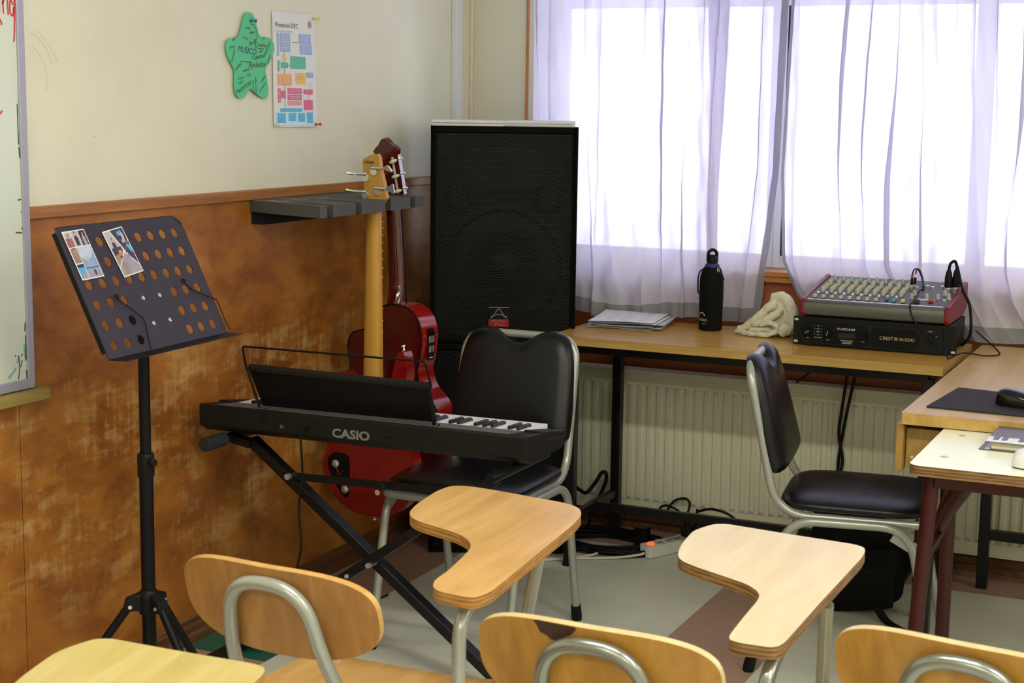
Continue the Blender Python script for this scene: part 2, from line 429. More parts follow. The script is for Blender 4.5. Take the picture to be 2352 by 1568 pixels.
# ------------------------------------------------------------------ the room
XW = -2.534            # plane of the left wall; the fittings on it stand out to about -2.521
YW = 5.09              # plane of the window wall
XR, YB, ZC = 3.4, -2.4, 2.62
o = MB().box(XW - 0.2, XR + 0.2, YB - 0.2, YW + 0.2, -0.1, 0).build('floor', 'vinyl_floor'); struct(o, 'speckled vinyl tile floor, grey with dull pink bands', 'floor')
struct(MB().box(XW - 0.2, XR + 0.2, YB - 0.2, YW + 0.2, ZC, ZC + 0.1).build('ceiling', 'ceiling_white'), 'pale ceiling', 'ceiling')
struct(MB().box(XW - 0.15, XW, YB, YW + 0.15, 0, ZC).build('wall_left', 'cream_paint'), 'cream painted wall above the plywood panelling', 'wall')
struct(MB().box(XR, XR + 0.15, YB, YW + 0.15, 0, ZC).build('wall_right', 'cream_paint'), 'cream wall on the right', 'wall')
struct(MB().box(XW - 0.15, XR + 0.15, YB - 0.15, YB, 0, ZC).build('wall_back', 'cream_paint'), 'cream wall at the back of the room', 'wall')
WX0, WX1, WZ0, WZ1 = -2.29, 3.1, 0.922, 2.45
m = MB()
m.use(0).box(XW, WX0, YW, YW + 0.15, 0.89, ZC).box(WX1, XR, YW, YW + 0.15, 0.89, ZC).box(WX0, WX1, YW, YW + 0.15, WZ1, ZC)
m.use(1).box(XW, XR, YW, YW + 0.15, 0, 0.89)
struct(m.build('wall_far', ['cream_paint', 'dark_panel_wood']), 'window wall, cream beside the curtain and red-brown wood under the sill', 'wall')
# plywood panelling on the left wall with a butt joint
m = MB(); y0 = YB
for y1 in (0.35, 2.775, 5.09): m.box(XW, XW + 0.008, y0 + 0.0015, y1 - 0.0015, 0.0, 1.19); y0 = y1
struct(m.build('trim_1', 'plywood_panel', bevel=0.001), 'scuffed orange-brown plywood panelling on the lower left wall', 'panelling')
struct(MB().box(XW, XW + 0.016, YB, YW, 1.179, 1.208).build('trim_2', 'rail_wood', bevel=0.003), 'brown wooden cap rail along the top of the panelling', 'trim')
m = MB(); prof = [(0, 0), (0.020, 0), (0.020, 0.022), (0.015, 0.027), (0.015, 0.048), (0.011, 0.053), (0.011, 0.066), (0.006, 0.075), (0, 0.075)]
m.at(frame((XW, YB, 0), (1, 0, 0), (0, 0, 1))); m.prism(prof, -(YW - YB), 0)
struct(m.build('baseboard_left', 'baseboard_wood'), 'scuffed moulded wooden baseboard under the panelling', 'baseboard')
m = MB(); m.at(frame((XW, YW, 0), (0, -1, 0), (0, 0, 1))); m.prism(prof, -(XR - XW), 0)
struct(m.build('baseboard_far', 'baseboard_wood'), 'dark wooden baseboard under the radiator', 'baseboard')
struct(MB().box(XW, XW + 0.02, 4.938, 4.982, 1.208, ZC).build('trim_3', 'duct_white', bevel=0.002), 'white cable duct running up the left wall by the corner', 'trim')
m = MB().box(XW, XW + 0.016, 4.984, 5.09, 1.208, ZC).box(XW + 0.016, XW + 0.026, 5.045, 5.062, 1.208, ZC).box(XW + 0.016, XW + 0.024, 5.072, 5.09, 1.208, ZC)
struct(m.build('trim_4', 'moulding_cream', bevel=0.002), 'cream moulding filling the corner beside the window wall', 'trim')
struct(MB().box(WX0 - 0.028, WX0 - 0.020, YW - 0.008, YW, 0.925, ZC).build('trim_5', 'sill_wood', bevel=0.002), 'thin orange wooden strip up the left side of the window', 'trim')
m = MB().box(XW, XR, YW - 0.028, YW + 0.02, 0.885, 0.905).box(XW, XR, YW - 0.036, YW + 0.13, 0.905, 0.9215)
struct(m.build('trim_6', 'sill_wood', bevel=0.002), 'wooden window sill above the desk', 'sill')
# windows: white metal frames with a pane each
muls = [WX0, -1.447, -0.795, -0.02, 0.75, 1.52, 2.3, WX1]
for i in range(len(muls) - 1):
    a, b = muls[i], muls[i + 1]; z0, z1, zt = 0.922, WZ1, 1.802
    y0, y1 = YW + 0.085, YW + 0.13
    m = MB(); e = 0.026
    m.box(a, b, y0, y1, z0, z0 + 0.042).box(a, b, y0, y1, z1 - 0.045, z1).box(a, b, y0 - 0.004, y1, zt - 0.022, zt + 0.026)
    for (p, q) in ((a, a + e + (0.0 if i else 0.06)), (b - e, b)): m.box(p, q, y0 - 0.002, y1, z0, z1)
    fr = m.build('window_%d' % (i + 1), 'window_frame_white', bevel=0.002); struct(fr, 'white metal framed window behind the curtain', 'window')
    ga = MB()
    for (p, q) in ((z0 + 0.042, zt - 0.022), (zt + 0.026, z1 - 0.045)): ga.box(a + e, b - e, y0 + 0.024, y0 + 0.029, p, q)
    ga.build('pane', 'pane_glass', fr)
    MB().box(a + e, a + e + 0.006, y0 - 0.001, y0 + 0.02, z0 + 0.042, zt - 0.022).build('seal', 'dark_rubber', fr)
# ceiling lamps (above the picture)
for i, (lx, ly) in enumerate([(-0.9, 1.75), (0.9, 1.75), (-0.9, -0.8), (0.9, -0.8), (2.5, 0.5), (2.4, 3.2)]):
    t_ = thing('ceiling_lamp', 'fluorescent ceiling lamp with two tubes, running along the room', 'lamp', (lx, ly, ZC), 0, 'fluorescent ceiling lamps')
    MB().box(-0.62, 0.62, -0.09, 0.09, -0.05, 0).build('housing', 'lamp_housing', t_, bevel=0.004)
    for sy in (-0.045, 0.045): MB().cyl((-0.59, sy, -0.068), (0.59, sy, -0.068), 0.013, 12).build('tube', 'tube_glow', t_)
    L = bpy.data.lights.new('lamp_light', 'AREA'); L.shape = 'RECTANGLE'; L.size = 1.2; L.size_y = 0.14; L.energy = LAMP_POWER; L.color = LAMP_COLOR
    lo = bpy.data.objects.new('lamp_light', L); C.objects.link(lo); lo.parent = t_; lo.location = (0, 0, -0.085)

# ------------------------------------------------------------------ curtains
def pw(tab, k=1.0):
    tab = [(a, p * k) for a, p in tab]
    def f(z):
        if z <= tab[0][0]: return tab[0][1]
        for (a, p), (b, q) in zip(tab, tab[1:]):
            if z <= b: return p + (q - p) * (z - a) / (b - a)
        return tab[-1][1]
    return f
def curtain(name, label, xl, xr, zb, y, seed, pleats, amp=0.012, side=None, zt=2.45, group=None, nu=420):
    """cloth hanging from zt to zb(u); each pleat (u at top, u at bottom, width, depth) folds the cloth over itself"""
    rnd = random.Random(seed); ph = [rnd.uniform(0, 6.28) for _ in range(12)]
    def P(u, v):
        z = zt + (zb(u) - zt) * v
        k = (zt - z) / 1.7; W_ = xr(z) - xl(z); dx = dy = 0.0
        for (u0, u1, w, dp) in pleats:
            c = (u0 + (u1 - u0) * k) + 0.004 * math.sin(z * 5 + u0 * 30); ww = w * (1 + 0.35 * k + 0.25 * math.sin(z * 4 + u0 * 17)); q = (u - c) / ww
            if abs(q) < 3:
                g = math.exp(-q * q); f_ = dp * (0.75 + 0.3 * math.sin(z * 3.1 + u0 * 23)); dx -= q * g * ww * 1.75 * f_; dy -= g * 0.034 * f_
        lo = max(0.0, 1.0 - (z - 0.74) / 0.45); x = xl(z) + W_ * (u + dx)
        s_ = x * 1.0
        dy += amp * 1.5 * (0.8 * math.sin(s_ * 31 + ph[0] + 0.9 * math.sin(z * 1.9 + ph[1])) + 0.5 * math.sin(s_ * 57 + ph[2] + 1.5 * math.sin(z * 2.3 + ph[3])) + 0.6 * math.sin(s_ * 13 + ph[4] + z))
        dy += 0.0016 * (math.sin(s_ * 140 + z * 23 + ph[5]) + math.sin(s_ * 90 - z * 41 + ph[6] + 2 * math.sin(z * 9)))
        dy += lo * 0.012 * (math.sin(s_ * 21 + z * 22 + ph[7]) * 0.6 + math.sin(s_ * 37 - z * 30 + ph[8]) * 0.45)
        return (x, y + dy, z)
    root = thing(name, label, 'curtain', (xl(zt), y, zb(0)), 0, group)
    vh = 0.972
    MB().grid(lambda u, v: P(u, v * vh), nu, 90).build('cloth_panel', 'curtain_cloth', root, world=True, smooth=180)
    MB().grid(lambda u, v: P(u, vh + (1 - vh) * v), nu, 4).build('hem', 'curtain_hem_cloth', root, world=True, smooth=180)
    if side:
        MB().grid(lambda u, v: tuple(Vector(P(side[0] + (side[1] - side[0]) * u, v * vh)) + Vector((0, -0.002, 0))), 6, 90).build('side_hem', 'curtain_hem_cloth', root, world=True, smooth=180)
    return root
curtain('curtain', 'translucent lilac curtain left of the bottle, behind the tall speaker', pw([(0.75, -2.20), (1.4, -2.245), (2.45, -2.27)]),
        pw([(0.75, -1.556), (1.2, -1.562), (1.8, -1.545), (2.45, -1.50)]), lambda u: 0.765 + 0.014 * math.sin(u * 8 + 1.0) - 0.012 * u, 4.955, 3,
        [(0.05, 0.05, 0.030, 1.0), (0.13, 0.13, 0.022, 0.8), (0.28, 0.33, 0.030, 1.05), (0.40, 0.37, 0.014, 0.5), (0.58, 0.60, 0.036, 0.9), (0.70, 0.70, 0.030, 1.0), (0.80, 0.82, 0.030, 1.0), (0.88, 0.90, 0.026, 0.9), (0.955, 0.955, 0.026, 0.9)], 0.009)
curtain('curtain', 'narrow greyish lilac curtain behind the bottle, with a beige seam on its right edge', pw([(0.75, -1.62), (2.45, -1.64)], 1.017),
        pw([(0.75, -1.43), (0.95, -1.405), (1.25, -1.372), (1.8, -1.36), (2.45, -1.35)], 1.017), lambda u: 0.757 - 0.006 * u, 5.035, 8,
        [(0.08, 0.08, 0.08, 1.3), (0.20, 0.20, 0.09, 1.5), (0.33, 0.36, 0.08, 1.3), (0.70, 0.74, 0.05, 0.8)], 0.007, side=(0.90, 1.0), nu=200)
curtain('curtain', 'wide translucent lilac curtain swept aside behind the mixer', pw([(0.74, -1.18), (0.80, -1.245), (0.88, -1.315), (0.96, -1.352), (1.25, -1.366), (1.8, -1.352), (2.45, -1.34)], 1.0166),
        pw([(0.74, 0.30), (2.45, 0.30)]), lambda u: 0.752 + 0.004 * math.sin(u * 11), 5.032, 21,
        [(0.018, 0.03, 0.010, 0.8), (0.110, 0.115, 0.013, 1.0), (0.148, 0.165, 0.011, 0.9), (0.195, 0.21, 0.015, 1.0), (0.232, 0.275, 0.014, 1.0), (0.255, 0.31, 0.012, 0.9), (0.29, 0.345, 0.016, 1.0), (0.315, 0.385, 0.014, 1.0), (0.345, 0.43, 0.012, 0.8),
         (0.39, 0.46, 0.012, 0.6), (0.425, 0.425, 0.010, 0.9), (0.455, 0.47, 0.018, 0.9), (0.50, 0.53, 0.018, 1.0), (0.57, 0.58, 0.018, 1.0), (0.66, 0.66, 0.018, 1.0), (0.75, 0.75, 0.018, 1.0), (0.86, 0.86, 0.018, 1.0)], 0.009, side=(0.0, 0.006), nu=900)

# ------------------------------------------------------------------ radiator
t_ = thing('radiator', 'long cream panel radiator under the window behind the desk legs', 'radiator', (0, 5.03, 0.075))
m = MB(); x0, x1 = -2.075, 0.35; pitch = 0.0333; n = int((x1 - x0) / pitch)
prof = []
for i in range(n):
    a = x0 + 0.03 + i * pitch
    prof += [(a, 5.0), (a + 0.004, 4.993), (a + 0.018, 4.993), (a + 0.022, 5.0)]
prof = [p for p in prof if p[0] < x1 - 0.03]
zs = [0.118, 0.130, 0.505, 0.517]
vs = []
for j, z in enumerate(zs):
    for (x, y) in prof: vs.append((x, 5.0 if j in (0, 3) else y, z))
k = len(prof)
m.add(vs, [(j * k + i, j * k + i + 1, (j + 1) * k + i + 1, (j + 1) * k + i) for j in range(3) for i in range(k - 1)])
m.box(x0, x1, 5.0, 5.012, 0.075, 0.119).box(x0, x1, 5.0, 5.012, 0.516, 0.560).box(x0, prof[0][0], 5.0, 5.012, 0.119, 0.516).box(prof[-1][0], x1, 5.0, 5.012, 0.119, 0.516)
m.build('panel', 'radiator_enamel', t_, world=True, smooth=30)
MB().box(x0 + 0.002, x1 - 0.002, 5.012, 5.058, 0.08, 0.555).build('convector', 'radiator_enamel', t_, world=True)
MB().box(x0 - 0.002, x1 + 0.002, 4.998, 5.06, 0.556, 0.569).build('top_grille', 'radiator_enamel', t_, world=True, bevel=0.003)
for bx in (-1.7, -0.4): MB().box(bx, bx + 0.04, 5.05, 5.09, 0.3, 0.5).build('bracket', 'radiator_enamel', t_, world=True)

# ------------------------------------------------------------------ whiteboard, star, poster on the left wall
XF = XW + 0.001
def wallM(y, z, off=0.0): return frame((XF + off, y, z), (0, 1, 0), (0, 0, 1))
t_ = thing('whiteboard', 'whiteboard in a metal frame hanging on the left wall', 'whiteboard', (XW, 1.9, 0.79))
YE = 2.806
MB().box(XW + 0.004, XW + 0.025, 0.8, YE - 0.004, 0.800, 1.99).build('board', 'board_white', t_, world=True)
m = MB().box(XW + 0.0005, XW + 0.030, YE - 0.022, YE, 0.797, 1.99).box(XW + 0.0005, XW + 0.030, 0.8, YE - 0.022, 0.797, 0.820).box(XW + 0.0005, XW + 0.030, 0.8, YE - 0.022, 1.97, 1.99).box(XW + 0.0005, XW + 0.030, 0.78, 0.8, 0.797, 1.99)
m.build('frame', 'board_frame', t_, world=True, bevel=0.002)
m = MB().at(frame((XW + 0.0255, YE - 0.022, 0.820), (0, 1, 0), (0, 0, 1)))
INK = ['ink_red', 'ink_black', 'ink_green']; BOARD = t_; BMT = m.M
def st(pts, w): MB().at(BMT).ribbon(spline([(p[0] * (0.68 if w > 0.004 and m.cur == 0 else 1), p[1], 0) for p in pts], 6), w).build('marker_stroke', INK[m.cur], BOARD, world=True, smooth=0)
m.use(0)
for q in ([(-0.125, 0.885), (-0.115, 0.80), (-0.108, 0.80)], [(-0.100, 0.845), (-0.082, 0.862), (-0.072, 0.84), (-0.078, 0.80), (-0.094, 0.785), (-0.103, 0.80), (-0.09, 0.815), (-0.07, 0.80), (-0.064, 0.79)],
          [(-0.058, 0.85), (-0.054, 0.815)], [(-0.057, 0.835), (-0.046, 0.85), (-0.041, 0.846)], [(-0.035, 0.845), (-0.033, 0.812)], [(-0.036, 0.868), (-0.035, 0.863)],
          [(-0.010, 0.835), (-0.022, 0.845), (-0.025, 0.82), (-0.012, 0.812), (-0.008, 0.83)], [(-0.006, 0.91), (-0.004, 0.84), (-0.007, 0.78), (-0.012, 0.755)],
          [(-0.14, 0.590), (-0.10, 0.592), (-0.075, 0.605)]): st(q, 0.0045)
m.use(1)
for q in ([(-0.004, 0.62), (-0.003, 0.53)], [(-0.003, 0.525), (-0.001, 0.50)], [(-0.012, 0.407), (-0.001, 0.408)], [(-0.004, 0.38), (-0.001, 0.38)], [(-0.022, 0.335), (-0.001, 0.333)], [(-0.003, 0.345), (-0.001, 0.341)],
          [(-0.0255, 0.057), (-0.023, 0.03), (-0.028, 0.003)], [(-0.018, 0.055), (-0.012, 0.058)], [(-0.036, 0.055), (-0.034, 0.060)], [(-0.115, 0.008), (-0.10, 0.016)], [(-0.02, 0.03), (-0.014, 0.045)],
          [(-0.002, 0.045), (-0.001, 0.10)], [(-0.002, 0.02), (-0.001, 0.0)], [(-0.003, 0.11), (-0.001, 0.13)]): st(q, 0.0028)
m.use(2)
for q in ([(-0.06, 0.01), (-0.045, 0.02), (-0.035, 0.03)], [(-0.14, -0.003), (-0.11, 0.001), (-0.09, 0.002)], [(-0.03, 0.04), (-0.026, 0.055)], [(-0.003, 0.04), (-0.006, 0.08)]): st(q, 0.006)
tag(MB().box(XW + 0.008, XW + 0.048, 0.8, 2.835, 0.768, 0.795).build('board_ledge', 'ledge_wood', bevel=0.002), 'raw wooden batten ledge under the whiteboard', 'ledge')

pt = [(573, 30)]
STAR = [(3.706, 1.690), (3.690, 1.682), (3.678, 1.655), (3.660, 1.622), (3.638, 1.618), (3.610, 1.612), (3.603, 1.592), (3.612, 1.565), (3.638, 1.535), (3.640, 1.505), (3.640, 1.480), (3.652, 1.462), (3.672, 1.458), (3.690, 1.468), (3.710, 1.484),
        (3.745, 1.470), (3.775, 1.459), (3.795, 1.464), (3.800, 1.488), (3.792, 1.520), (3.788, 1.540), (3.812, 1.565), (3.832, 1.595), (3.826, 1.615), (3.800, 1.627), (3.762, 1.630), (3.748, 1.652), (3.735, 1.678), (3.722, 1.689)]
cy, cz = 3.718, 1.57
poly = [(p.x, p.y) for p in spline([(y - cy, z - cz, 0) for y, z in STAR], 5, True)][::-1]
t_ = thing('foam_star', 'green foam star covered in handwritten words, pinned to the wall', 'star', (XW, cy, cz))
m = MB().at(wallM(cy, cz, 0.006)); m.prism(poly[::-1], 0, 0.004)
m.build('star_body', 'star_green', t_, world=True, smooth=30)
m = MB().at(wallM(cy, cz, 0.0108))
def tx(i, s, size, y, z, r=0, shear=0.15): m.use(i).text(s, size, y, z, 0, math.radians(r), 'CENTER', 0, 1.0, shear)
for a in [(1, 'MUSICO', 0.024, -0.022, 0.010, -5), (0, 'Talento', 0.018, 0.030, -0.004, 10), (2, 'Apañador', 0.022, 0.028, -0.026, 3), (0, 'TALENTOSO', 0.014, -0.038, -0.087, 22),
          (2, 'Bacán', 0.016, 0.008, 0.036, 20), (2, 'Creativo', 0.016, 0.046, 0.030, -3), (1, 'excelente', 0.014, 0.078, 0.020, 52), (2, 'genial', 0.012, 0.088, -0.005, 60), (3, 'bueno', 0.013, -0.05, -0.060, 10), (3, 'feliz', 0.013, -0.014, -0.052, 8),
          (2, 'simpático', 0.011, 0.010, -0.083, 92), (0, 'siempre alegre', 0.0095, 0.022, -0.080, 92), (2, 'atento', 0.013, -0.062, -0.030, 35), (2, 'honesto', 0.011, -0.025, -0.038, 12), (1, 'bondad', 0.012, -0.084, 0.0, 65), (1, 'amor', 0.012, -0.09, 0.022, 10),
          (3, 'paciente', 0.012, 0.055, -0.082, 38), (2, 'noble', 0.012, 0.058, -0.060, 40), (3, 'fuerte', 0.011, -0.03, 0.048, -15), (1, 'líder', 0.012, -0.078, 0.045, 35), (2, 'leal', 0.012, 0.045, 0.014, 8), (2, 'muy', 0.013, -0.018, 0.075, 0), (2, 'alegre', 0.011, 0.004, 0.064, 5), (3, 'sabio', 0.012, -0.052, -0.072, 15), (1, 'ok', 0.011, 0.06, 0.050, -8)]: tx(*a)
m.use(1).ribbon([(-0.055, -0.012), (0.0, -0.014)], 0.002); m.use(0).ribbon(spline([(0.018, 0.05, 0), (0.02, 0.028, 0), (0.06, 0.024, 0)], 5), 0.0018)
m.use(0).ribbon(spline([(0.0, 0.088, 0), (0.016, 0.085, 0), (0.03, 0.062, 0), (0.022, 0.048, 0)], 5), 0.0015)
m.build('handwriting', ['ink_black', 'ink_navy', 'ink_brown', 'ink_teal'], t_, world=True, smooth=0)
def pin(mat, label, y, z, off, dirv=(1.0, 0.35, 0.0)):
    t_ = thing('push_pin', label, 'push pin', (XF + off, y, z))
    d = Vector(dirv).normalized(); M = Matrix.Translation((XF + off, y, z)) @ Vector((0, 0, 1)).rotation_difference(d).to_matrix().to_4x4()
    m = MB().at(M).lathe([(0.0052, 0.0), (0.0052, 0.0015), (0.0024, 0.003), (0.0020, 0.010), (0.0045, 0.0125), (0.0050, 0.0155), (0.0043, 0.017)], 14); m.build('grip', mat, t_, world=True)
    MB().cyl((XF + off, y, z), (XF - 0.006, y - 0.001, z), 0.0006, 6).build('needle', 'screw_metal', t_, world=True)
pin('pin_blue', 'blue push pin at the top of the green star', 3.716, 1.668, 0.0112)
# poster
t_ = thing('poster', 'white flow chart poster headed Protocolo DEC, with coloured boxes', 'poster', (XW, 3.943, 1.54))
PW, PH = 0.218, 0.322
m = MB()
def bend(u, v): return (XF + 0.003 + 0.004 * u * u + 0.003 * (1 - v) * u, 3.832 + PW * u + 0.004 * (1 - v), 1.379 + PH * v)
m.grid(bend, 10, 10)
m.build('sheet', 'paper_white', t_, world=True, smooth=60)
def pp(px, py):                        # poster chart coordinates (0..1, 0..1 from top left)
    return (px, 1 - py)
m = MB()
LAY = [0]
def prect(mi, x0, y0, x1, y1):
    m.use(mi); n = 10 if x1 - x0 > 0.1 else 3; LAY[0] += 1; e_ = 0.0009 + 0.00003 * LAY[0]
    def g(u, v):
        a, b = x0 + (x1 - x0) * u, y0 + (y1 - y0) * v; p = Vector(bend(a, 1 - b)); return (p.x + e_, p.y, p.z)
    m.grid(lambda u, v: g(u, 1 - v), n, n)
for r in [(0, .10, .182, .145, .385), (0, .17, .182, .405, .345), (0, .61, .178, .885, .265), (0, .63, .270, .905, .358), (3, .225, .375, .32, .41), (1, .105, .42, .16, .515), (1, .18, .435, .35, .485), (1, .40, .378, .755, .487),
          (2, .105, .535, .165, .635), (2, .185, .535, .42, .635), (3, .525, .522, .745, .625), (0, .77, .515, .925, .563), (4, .105, .66, .16, .785), (4, .17, .682, .28, .748), (4, .325, .658, .65, .708), (4, .325, .715, .65, .763), (5, .325, .772, .645, .808),
          (4, .705, .668, .91, .712), (4, .70, .760, .905, .85), (6, .155, .835, .65, .865), (7, .055, .87, .905, .985), (6, .075, .878, .27, .965), (6, .33, .878, .51, .95), (6, .55, .878, .715, .957), (6, .755, .872, .90, .968)]: prect(r[0], r[1], r[2], r[3], r[4])
prect(8, .255, .345, .262, .375); prect(8, .255, .41, .262, .435); prect(8, .255, .485, .262, .535); prect(8, .255, .635, .262, .682); prect(8, .255, .748, .262, .835)
prect(8, .435, .256, .59, .260); prect(2, .42, .585, .51, .590); prect(4, .65, .688, .70, .693); prect(4, .80, .712, .807, .76); prect(0, .855, .60, .862, .668); prect(8, .28, .46, .40, .463)
for k in range(10): prect(9, .19, .197 + k * .0135, .375, .2005 + k * .0135)
for k in range(4): prect(9, .63, .19 + k * .016, .84, .1935 + k * .016); prect(9, .65, .282 + k * .016, .87, .2855 + k * .016); prect(9, .205, .55 + k * .02, .39, .5535 + k * .02); prect(10, .545, .54 + k * .02, .72, .5425 + k * .02)
for k in range(2): prect(9, .35, .672 + k * .015, .61, .675 + k * .015); prect(9, .35, .73 + k * .015, .61, .733 + k * .015)
MT = frame((XF + 0.0052, 3.832, 1.379 + PH), (0, 1, 0), (0, 0, 1))
m.at(frame((XF + 0.0048, 3.832 + 0.014, 1.379 + PH * 0.868), (0, 1, 0.0), (0, 0, 1))); m.use(8).text('Protocolo DEC', 0.0185, 0, 0, 0, 0, 'LEFT', 0, 1.0)
m.use(10).text('de acción, contención y acompañamiento', 0.0062, 0.001, -0.013, 0, 0, 'LEFT', 0, 0.85)
m.at(frame((XF + 0.0088, 3.832 + PW * 0.865, 1.379 + PH * 0.91), (0, 1, 0), (0, 0, 1))); m.use(4)
ring = [(0.0078 * math.cos(a * PI / 10), 0.0085 * math.sin(a * PI / 10)) for a in range(21)]; m.ribbon(ring, 0.003); m.use(8).ribbon([(0, 0.004), (0, -0.004)], 0.003)
m.at(frame((XF + 0.006, 3.832 + PW * 0.13, 1.379 + PH * 0.27), (0, 0, 1), (0, -1, 0))); m.use(9).text('ETAPA 3', 0.010, -0.014, -0.004, 0.0)
m.at(frame((XF + 0.006, 3.832 + PW * 0.13, 1.379 + PH * 0.41), (0, 0, 1), (0, -1, 0))); m.use(9).text('ETAPA 2', 0.0085, -0.014, -0.004, 0.0)
m.at(frame((XF + 0.006, 3.832 + PW * 0.13, 1.379 + PH * 0.525), (0, 0, 1), (0, -1, 0))); m.use(9).text('ETAPA 1', 0.008, -0.012, -0.004, 0.0)
m.build('chart', ['chart_blue', 'chart_green', 'chart_orange', 'chart_yellow', 'chart_pink', 'chart_rose', 'chart_sky', 'chart_pale', 'print_dark', 'paper_white', 'print_grey'], t_, world=True, smooth=0)
pin('pin_yellow', 'yellow push pin on the top right corner of the poster', 4.040, 1.690, 0.009)
pin('pin_red', 'red push pin at the bottom right corner of the poster', 4.044, 1.386, 0.0115)
pin('pin_white', 'white push pin at the bottom left corner of the poster', 3.843, 1.386, 0.008)
tag(MB().box(XF, XF + 0.001, 3.965, 4.193, 1.752, 2.05).build('paper_sheet', 'paper_white'), 'sheet of white paper on the wall above the poster, only its lower edge in view', 'paper')
# pencil scuffs on the cream wall
m = MB().at(wallM(0, 0, 0.0004))
for q in ([(2.86, 1.60), (2.90, 1.575), (2.925, 1.53)], [(2.88, 1.605), (2.92, 1.57), (2.945, 1.535)], [(2.86, 1.57), (2.89, 1.545), (2.905, 1.51), (2.905, 1.47)], [(3.06, 1.362), (3.066, 1.365), (3.078, 1.361)]): m.ribbon(spline([(a, b, 0) for a, b in q], 6), 0.0018)
t = NT('pencil_mark'); tp = t.n('ShaderNodeBsdfTransparent'); mx = t.n('ShaderNodeMixShader'); mx.inputs[0].default_value = 0.72
t.put(mx.inputs[1], t.bsdf(lin('#a9a692'), 0.8)); t.put(mx.inputs[2], tp.outputs[0]); t.done(mx.outputs[0])
ob = m.build('scuff_marks', 'pencil_mark', bpy.data.objects['wall_left'], smooth=0)

# ------------------------------------------------------------------ guitar rack on the wall
t_ = thing('guitar_rack', 'dark grey slotted wooden guitar rack on the wall under the cap rail', 'guitar rack', (XW, 3.94, 1.113))
zt, zu = 1.180, 1.148; xf = -2.228; xb = XW + 0.008
xb = XW + 0.008
poly = [(xb, 4.24), (xb, 3.706), (xf, 3.595)]
for y0_, y1_ in ((3.630, 3.661), (3.779, 3.810), (3.944, 3.975), (4.090, 4.119)):
    d = 0.13; sh_ = 0.048
    poly += [(xf, y0_), (xf - d, y0_ + sh_), (xf - d - 0.018, (y0_ + y1_) / 2 + sh_ + 0.008), (xf - d, y1_ + sh_), (xf, y1_)]
poly += [(xf, 4.173)]
m = MB()
# the shelf is built tooth by tooth from the slotted outline
m.prism(poly, zu, zt)
m.build('slotted_shelf', 'rack_charcoal', t_, world=True, bevel=0.0015, smooth=30)
MB().box(XW + 0.009, XW + 0.050, 3.712, 4.235, 1.113, zu - 0.0005).build('back_board', 'rack_black', t_, world=True, bevel=0.001)
m = MB().at(frame((-2.43, 3.715, zt + 0.0006), (1, 0.1, 0), (-0.1, 1, 0)))
for q in ([(-.06, -.02), (-.03, .01), (-.01, -.01), (.02, .01)], [(-.045, .0), (.0, -.02), (.04, -.02)], [(-.05, .10), (-.02, .115), (.0, .09), (.03, .10)], [(-.03, .095), (.02, .12)], [(-.02, .20), (.02, .19), (.05, .205)], [(0, .212), (.04, .213)]):
    MB().at(m.M).ribbon(spline([(a, b, 0) for a, b in q], 6), 0.004).build('chalk_mark', 'paper_white', t_, world=True, smooth=0)

# ------------------------------------------------------------------ bass guitar
BY = 3.95; BX = -2.283
BM = Matrix.Translation((BX, BY, 0)) @ Matrix.Rotation(math.radians(-6), 4, 'Z') @ Matrix(((1, 0, 0, 0), (0, 0, -1, 0), (0, 1, 0, 0), (0, 0, 0, 1)))
# local: x right as seen from the room, y up, z towards the viewer
t_ = thing('bass_guitar', 'red electric bass with a yellow maple neck, hung on the rack back outwards', 'bass guitar', (BX, BY, 0.25))
OUT = [(0.0, 0.252), (-0.075, 0.262), (-0.140, 0.305), (-0.170, 0.370), (-0.160, 0.440), (-0.122, 0.500), (-0.112, 0.560), (-0.125, 0.620), (-0.118, 0.665), (-0.085, 0.672), (-0.052, 0.640), (-0.035, 0.620),
       (0.035, 0.620), (0.058, 0.632), (0.078, 0.680), (0.094, 0.738), (0.108, 0.752), (0.121, 0.740), (0.128, 0.690), (0.121, 0.610), (0.120, 0.540), (0.138, 0.480), (0.156, 0.420), (0.152, 0.350), (0.120, 0.295), (0.065, 0.262)]
poly = [(p.x, p.y) for p in spline([(a, b, 0) for a, b in OUT], 5, True)][::-1]
m = MB().at(BM); m.prism(poly[::-1], -0.040, 0.0)
body = m.build('body', 'bass_red', t_, world=True, bevel=0.010, seg=4, smooth=50)
cav = [(p.x, p.y) for p in spline([(-0.150, 0.410, 0), (-0.125, 0.428, 0), (-0.082, 0.425, 0), (-0.074, 0.40, 0), (-0.074, 0.33, 0), (-0.082, 0.298, 0), (-0.100, 0.305, 0), (-0.135, 0.345, 0), (-0.152, 0.385, 0)], 5, True)]
m = MB().at(BM); m.prism(cav, 0.0, 0.0012); m.build('control_cavity', 'cavity_black', body, world=True, smooth=0)
m = MB().at(BM)
for (a, b) in ((-0.122, 0.395), (-0.088, 0.322)): m.use(0).at(BM @ Matrix.Translation((a, b, 0.001))).lathe([(0.012, 0), (0.012, 0.006), (0.006, 0.009), (0.005, 0.012)], 14)
m.at(BM); m.use(1).tube(spline([(-0.12, 0.385, 0.006), (-0.108, 0.372, 0.010), (-0.112, 0.362, 0.007), (-0.09, 0.378, 0.008)], 6), 0.0012, 5).tube(spline([(-0.115, 0.345, 0.006), (-0.105, 0.350, 0.009), (-0.10, 0.335, 0.007), (-0.09, 0.33, 0.008)], 6), 0.0012, 5)
m.build('wiring', ['screw_metal', 'wire_red'], body, world=True)
